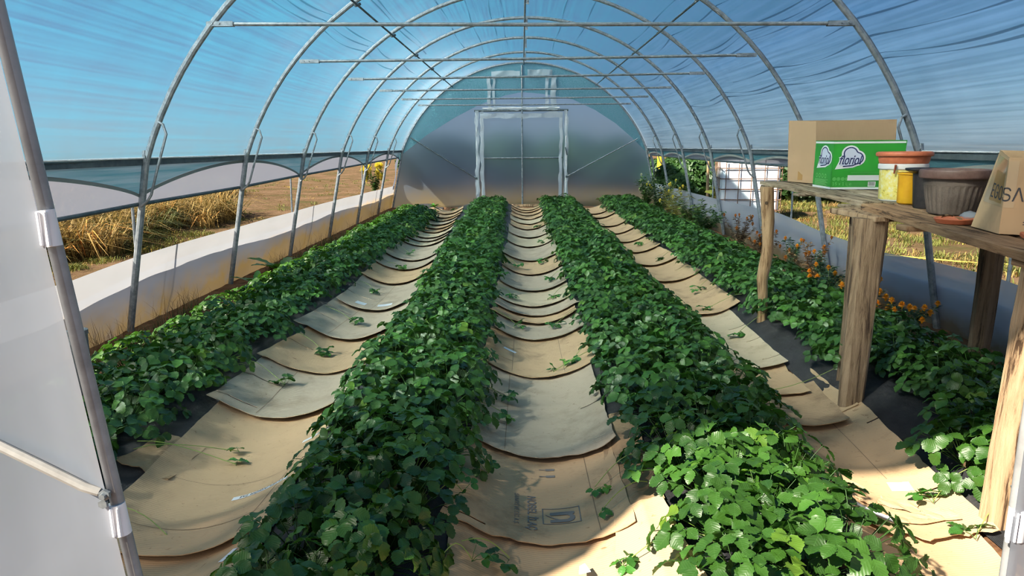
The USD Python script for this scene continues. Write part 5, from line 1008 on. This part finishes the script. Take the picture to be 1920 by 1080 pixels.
marigold(2.98, 5.95, 0.40, 0.24, 14, 12, 'orange marigold just beside the split-log post, towards the doorway', seed=2)
marigold(2.96, 6.60, 0.32, 0.20, 9, 7, 'orange marigold just behind the split-log post', seed=3)
marigold(3.16, 7.05, 0.50, 0.16, 6, 1, 'bushy dark green marigold with one bloom before the sagging side film', seed=4, nl=60, L=0.08)
marigold(3.22, 7.6, 0.56, 0.26, 9, 9, 'withered marigold with rusty seed heads, nearest of the withered ones', petal_red, dry_leaf, seed=5, r=0.028, nl=60)
marigold(3.26, 8.25, 0.50, 0.18, 7, 4, 'tall green marigold with a pair of orange blooms among withered ones', seed=6, nl=60)
marigold(3.22, 9.1, 0.48, 0.26, 9, 10, 'withered orange-brown marigold beside the round pole', petal_red, dry_leaf, seed=7, r=0.028, nl=60)
marigold(3.22, 10.2, 0.55, 0.24, 9, 10, 'rusty marigold clump farthest from the doorway', petal_red, dry_leaf, seed=8, r=0.03, nl=60)
for i, (x, y, h, lf2, pt, lab, nf) in enumerate([(3.15, 12.6, 0.62, shrub_leaf, cream_petal, 'dense dark green shrub in the far corner by the side film', 0), (3.05, 13.8, 0.78, olive_leaf, yellow_petal, 'feathery olive plant with yellow tips in the far corner', 6),
                                         (3.02, 15.0, 0.86, shrub_leaf, yellow_petal, 'tall dark plant with small yellow flowers in the far corner', 8), (2.95, 16.4, 0.9, shrub_leaf, cream_petal, 'tall dark plant with cream flowers nearest the end wall', 9),
                                         (3.08, 11.7, 0.5, shrub_leaf, yellow_petal, 'low dark shrub at the near end of the far corner plants', 0)]):
    marigold(x, y, h, 0.34, 14, nf, lab, pt, lf2, nl=55 if lf2 is shrub_leaf else 40, L=0.09 if lf2 is shrub_leaf else 0.13, W=0.045 if lf2 is shrub_leaf else 0.008, seed=20 + i, r=0.042)
def broad_weed(x, y, h, n, label, seed, mat=shrub_leaf, L=0.22):
    rg = np.random.default_rng(seed); z = float(gz(x, y)); t = thing('weed', label, 'weed', (x, y, z))
    for i in range(n):
        az = i * 2.4 + rg.uniform(-.3, .3); o = np.array([math.cos(az), math.sin(az), 0]); d = o * rg.uniform(0.5, 1.0) + [0, 0, rg.uniform(0.5, 1.1)]; v, f, u = leaflet(np.array([x, y, z]) + o * 0.01, d, np.array([0, 0, 1.0]) - o * 0.6, L * rg.uniform(0.7, 1.15), L * 0.36, 0.3, 0.5, 0.09, rg)
        part('leaf', (v, f), mat, t, smooth=True, uv=u)
broad_weed(-3.20, 7.75, 0.3, 10, 'round-leaved weed at the foot of the second hoop on the dry-grass side', 1, runner_leaf, 0.24)
broad_weed(-3.18, 8.55, 0.3, 9, 'long-leaved weed just beyond the second hoop on the dry-grass side', 2, runner_leaf, 0.40); broad_weed(-3.12, 9.3, 0.25, 8, 'low weed between the bed and the stained skirt film', 3, runner_leaf, 0.22)
broad_weed(-2.35, 17.5, 0.25, 9, 'small green plant on the bare mulch mound by the end wall', 4, runner_leaf, 0.20); broad_weed(-1.9, 17.8, 0.2, 6, 'smaller green plant next to the one on the bare mound', 5, runner_leaf, 0.14)
pt = thing('drain_pipe', 'dark grey plastic pipe end standing behind the wrapped door jamb', 'pipe', (-2.36, 3.4, 0.1))
part('pipe', tube([(-2.46, 3.38, 0.02), (-2.44, 3.39, 0.28), (-2.425, 3.4, 0.47), (-2.42, 3.4, 0.52), (-2.415, 3.4, 0.72)], [0.035, 0.035, 0.037, 0.045, 0.046], 14), ramp_mat('grey_pipe', (0.07, 0.075, 0.08), (0.12, 0.125, 0.13), 20, 0.45), pt)
part('collar', tube([(-2.4155, 3.4, 0.700), (-2.415, 3.4, 0.724)], 0.050, 14), ramp_mat('grey_pipe_collar', (0.09, 0.095, 0.10), (0.14, 0.145, 0.15), 20, 0.45), pt)
wc = thing('loose_wire', 'thin dark wire loop hanging on the skirt film beyond the dark table post', 'wire', (3.45, 4.55, 0.3))
part('wire', tube([(3.52 - 0.10 * math.sin(a * 1.3), 4.55 + 0.12 * math.cos(a), 0.36 + 0.28 * math.cos(a * 0.9 + 0.2)) for a in np.linspace(0, 3.4, 18)], 0.003, 5), steel_dark, wc)

# ------------------------------------------------------------------ grass and dried stalks
def tuft(seed, n, h, spread, w, bend):
    rg = np.random.default_rng(seed); L_ = []
    for i in range(n):
        az = rg.uniform(0, 6.28); o = np.array([math.cos(az), math.sin(az), 0]); s = np.array([-o[1], o[0], 0]); b = np.array([rg.normal(0, spread * 0.4), rg.normal(0, spread * 0.4), -0.02]); hh = h * rg.uniform(0.5, 1.1); bd = bend * rg.uniform(0.2, 1.3); ww = w * rg.uniform(0.6, 1.3)
        p1, p2 = b + o * bd * hh * 0.35 + [0, 0, hh * 0.6], b + o * bd * hh + [0, 0, hh * (1.0 - 0.35 * bd)]
        L_.append((np.array([b - s * ww / 2, b + s * ww / 2, p1 + s * ww * 0.4, p1 - s * ww * 0.4, p2]), np.array([[0, 1, 2], [0, 2, 3], [3, 2, 4]]), np.array([[-.1, 0], [.1, 0], [.1, .6], [-.1, .6], [0, 1.0]])))
    return pack(L_)
def scatter(name, label, cat, protos, mats, pts, sc, seed, zf):
    rg = np.random.default_rng(seed); pl, ix = [], []
    for x, y in pts:
        a = rg.uniform(0, 6.28); s = rg.uniform(*sc); pl.append(((x, y, zf(x, y)), (math.cos(a / 2), 0, 0, math.sin(a / 2)), s)); ix.append(rg.integers(len(protos)))
    instancer(name, protos, mats, pl, ix, label, cat, smooth=False)
gq = lambda x, y: float(ground_z(x, y))
rg = np.random.default_rng(77); P = []
while len(P) < 3300:
    x, y = rg.uniform(-17, -6.0), rg.uniform(5, 30)
    lim = 6.35 + 0.25 * math.sin(y * 1.7)
    dens_ = sm((-x - lim) / 0.5) * sm((-x - 0.46 * y + 0.2 + 0.9 * math.sin(y * 0.9)) / 1.2) * (0.35 + 0.65 * (x > -12)) * (1.0 if y < 17 else 0.6)
    if rg.random() < dens_: P.append((x, y))
scatter('dry_grass', 'tangled dry yellow grass and stalks beyond the side opening', 'dry grass', [tuft(1, 44, 0.66, 0.18, 0.018, 1.1), tuft(2, 38, 0.58, 0.24, 0.015, 1.6), tuft(3, 40, 0.46, 0.2, 0.020, 0.9), tuft(4, 16, 0.80, 0.24, 0.026, 1.9)], [straw, dark_weed, straw, straw], P, (0.7, 1.25), 5, gq)
P = [(rg.uniform(-7.2, -6.0), rg.uniform(5.5, 13)) for _ in range(620)] + [(rg.uniform(-14, -4.5), rg.uniform(12, 36)) for _ in range(320)]
scatter('sparse_grass', 'short sparse grass on the bare field track', 'grass', [tuft(11, 24, 0.12, 0.16, 0.012, 0.9), tuft(12, 16, 0.09, 0.16, 0.010, 1.1)], [green_grass, straw], P, (0.6, 1.4), 6, gq)
P = []
while len(P) < 2600:
    x, y = rg.uniform(4.08, 13), rg.uniform(3.2, 21)
    if meshkit.noise(np.array([x * 0.8, y * 0.8, 0.0]), 3) > 0.33 and rg.random() < 1.2 - (x - 4) / 14: P.append((x, y))
scatter('meadow_grass', 'yellow-green grass on the field beyond the tank-side opening', 'grass', [tuft(21, 26, 0.13, 0.15, 0.011, 0.9), tuft(22, 22, 0.16, 0.16, 0.012, 1.0), tuft(23, 24, 0.12, 0.18, 0.012, 1.2)], [green_grass, green_grass, straw], P, (0.6, 1.35), 8, gq)
P = [(-3.33 + rg.normal(0, 0.04), q) for q in list(rg.uniform(3.6, 6.9, 110)) + list(rg.uniform(8.6, 12.0, 130)) + list(rg.uniform(12, 16.5, 70))]
scatter('dry_weeds', 'dark dried weeds along the foot of the stained skirt film', 'weeds', [tuft(31, 9, 0.24, 0.09, 0.005, 0.6), tuft(32, 7, 0.32, 0.08, 0.004, 0.5), tuft(33, 11, 0.16, 0.1, 0.006, 0.8)], [dark_weed, dry_leaf, dark_weed], P, (0.6, 1.2), 9, lambda x, y: float(gz(x, y)))
solo('dry_stalk', cat_meshes([tube([(-7.6 + 0.1 * i, 11.6 + 0.25 * i, gq(-7.6, 11.6) + 0.26), (-7.25 + 0.1 * i, 11.9 + 0.3 * i, gq(-7.3, 12) + 0.20), (-6.95, 12.3 + 0.3 * i, gq(-7, 12.3) + 0.10)], [0.03, 0.035, 0.02], 6) for i in range(2)]), plain('bleached_stalk', (0.62, 0.46, 0.22), 0.8), 'bleached maize stalks lying at the edge of the dry grass', 'stalks')

# ------------------------------------------------------------------ field things beyond the openings
tank = thing('water_tank', 'white plastic water tank in a rusty bar cage, on the field beyond the side opening', 'water tank', (4.7, 14.35, 0.2))
ca, sa = math.cos(-0.16), math.sin(-0.16); AX = np.array([[ca, sa, 0], [-sa, ca, 0], [0, 0, 1]]); tc = np.array([4.66, 14.35, 0.0])
def T(p): return np.asarray(p, float) @ AX + tc
def tb_box(lo, hi, b): m = box(lo, hi, b); return T(m.vertices), np.array(m.faces)
part('body', tb_box((-0.56, -0.5, 0.30), (0.56, 0.5, 1.33), 0.06), ibc_mat, tank, smooth=40)
part('lid', tube(T([(0, 0, 1.32), (0, 0, 1.38)]), 0.11, 18), black_plastic, tank)
for i, z in enumerate((0.34, 0.55, 0.76, 0.97, 1.18)):
    part('hoop_bar', tube(T([(-0.59, -0.53, z), (0.59, -0.53, z), (0.59, 0.53, z), (-0.59, 0.53, z), (-0.59, -0.53, z)]), 0.011, 5), rust_bar, tank)
for x in np.linspace(-0.5, 0.5, 5):
    for y in (-0.55, 0.55): part('upright_bar', tube(T([(x, y, 0.26), (x, y, 1.36)]), 0.009, 5), rust_bar, tank)
for y in np.linspace(-0.4, 0.4, 5):
    for x in (-0.61, 0.61): part('upright_bar', tube(T([(x, y, 0.26), (x, y, 1.36)]), 0.009, 5), rust_bar, tank)
part('pallet', cat_meshes([tb_box((-0.6, -0.5 + 0.2 * i, 0.24), (0.6, -0.5 + 0.2 * i + 0.12, 0.265), 0.0) for i in range(5)] + [tb_box((-0.6 + 0.54 * i, -0.5, -0.05), (-0.6 + 0.54 * i + 0.12, 0.5, 0.24), 0.0) for i in range(3)]), wood_board, tank)
t = thing('field_stake', 'weathered wooden stake standing beside the white tank', 'stake', (4.25, 15.6, 0)); part('stake', rough_post([(4.22, 15.6, -0.1), (4.18, 15.6, 0.7), (4.16, 15.6, 1.45)], [0.035, 0.034, 0.03], 8, 41, 0.08), wood_pole, t)
t = thing('yellow_post', 'short yellow post beyond the far end of the tank-side opening', 'post', (4.1, 20.2, 0)); part('post', tube([(4.0, 20.2, -0.2), (4.0, 20.2, 1.36)], 0.085, 12), plain('yellow_paint', (0.62, 0.42, 0.03), 0.5), t); part('cap', tube([(4.0, 20.2, 1.36), (4.0, 20.2, 1.39)], [0.09, 0.06], 12), plain('yellow_paint_cap', (0.55, 0.36, 0.03), 0.5), t)
marigold(4.15, 14.6, 0.75, 0.32, 9, 0, 'yellowing broad-leaved plant climbing by the wooden stake', yellow_petal, yellow_leaf, nl=16, L=0.17, W=0.13, seed=41, z=0.15)
marigold(-5.3, 24.2, 0.95, 0.55, 14, 16, 'yellow flowering bush on the bare field past the end of the opening', yellow_petal, shrub_leaf, nl=30, L=0.16, W=0.07, seed=42, r=0.14, z=gq(-5.3, 24.2))
t = thing('hose', 'yellow garden hose lying across the meadow grass', 'hose', (6, 9, 0.1)); part('hose', tube([(4.6 + 0.5 * q, 9.6 - 0.42 * q + 0.1 * math.sin(q * 2), gq(4.6 + 0.5 * q, 9.6 - 0.42 * q) + 0.05) for q in np.linspace(0, 7, 22)], 0.011, 6), yellow_hose, t)
def tree(x, y, h, r, label, mat, n, L, seed, group=None, trunk=0.0):
    rg = np.random.default_rng(seed); z = gq(x, y) - 0.05; t = thing('field_tree' if trunk else 'hedge_bush', label, 'tree' if trunk else 'bush', (x, y, z), group)
    part('trunk', tube([(x, y, z), (x + 0.03, y, z + h * 0.35), (x, y + 0.05, z + h * 0.7)], [0.05 + 0.02 * h, 0.05 + 0.012 * h, 0.03], 7), wood_dark, t)
    d = rg.normal(0, 1, (n, 3)); d /= np.linalg.norm(d, axis=1, keepdims=True); lump = 0.75 + 0.5 * meshkit.fbm(d * 2.2 + seed, 3, seed); rad = rg.uniform(0.55, 1.0, n) ** 0.5
    c = np.array([x, y, z + trunk + (h - trunk) / 2]) + d * (lump * rad)[:, None] * [r, r, (h - trunk) / 2]
    c[:, 2] = np.maximum(c[:, 2], z + 0.03); nn = d + rg.normal(0, 0.6, (n, 3)); nn /= np.linalg.norm(nn, axis=1, keepdims=True); a = np.cross(nn, rg.normal(0, 1, (n, 3))); a /= np.linalg.norm(a, axis=1, keepdims=True); b = np.cross(nn, a)
    s = L * rg.uniform(0.7, 1.3, n)[:, None]; V = np.stack([c - a * s, c + b * s * 0.55, c + a * s, c - b * s * 0.55], 1).reshape(-1, 3); i = np.arange(n)[:, None] * 4
    part('foliage', (V, np.vstack([i + [0, 1, 2], i + [0, 2, 3]])), mat, t, smooth=False, uv=np.tile([[0, 0.0], [.5, .5], [0, 1.0], [-.5, .5]], (n, 1))).SetCustomDataByKey('kind', 'stuff')
for i, (x, y, h, r, lab) in enumerate([(4.6, 19.2, 1.32, 1.0, 'dark leafy bush just past the far end of the tank-side opening'), (5.9, 18.6, 1.30, 1.2, 'dark leafy bush behind the wooden stake'), (7.6, 18.3, 1.30, 1.3, 'dark leafy bush behind the white tank'),
                                     (9.4, 18.4, 1.28, 1.4, 'dark leafy bush seen between the tank and the tall brown carton'), (11.6, 19.0, 1.28, 1.6, 'dark leafy bush farthest from the house on the tank side'), (5.2, 22.5, 1.30, 1.6, 'broad dark bush behind the row beyond the tank-side opening')]):
    tree(x, y, h, r, lab, shrub_leaf, 5200, 0.10, 60 + i)
for i, (x, y, h, r) in enumerate([(-3.4, 28, 2.15, 1.7), (-0.6, 30, 2.25, 1.7), (1.9, 29, 2.1, 1.7), (3.6, 27, 2.0, 1.3)]):
    tree(x, y, h, r, ['blurred low tree behind the end wall, nearest the yellow bush', 'blurred low tree behind the dry-grass half of the far door', 'blurred low tree behind the table half of the far door', 'blurred low tree behind the end wall, nearest the yellow post'][i], shrub_leaf, 3800, 0.17, 80 + i, None, 0.05)
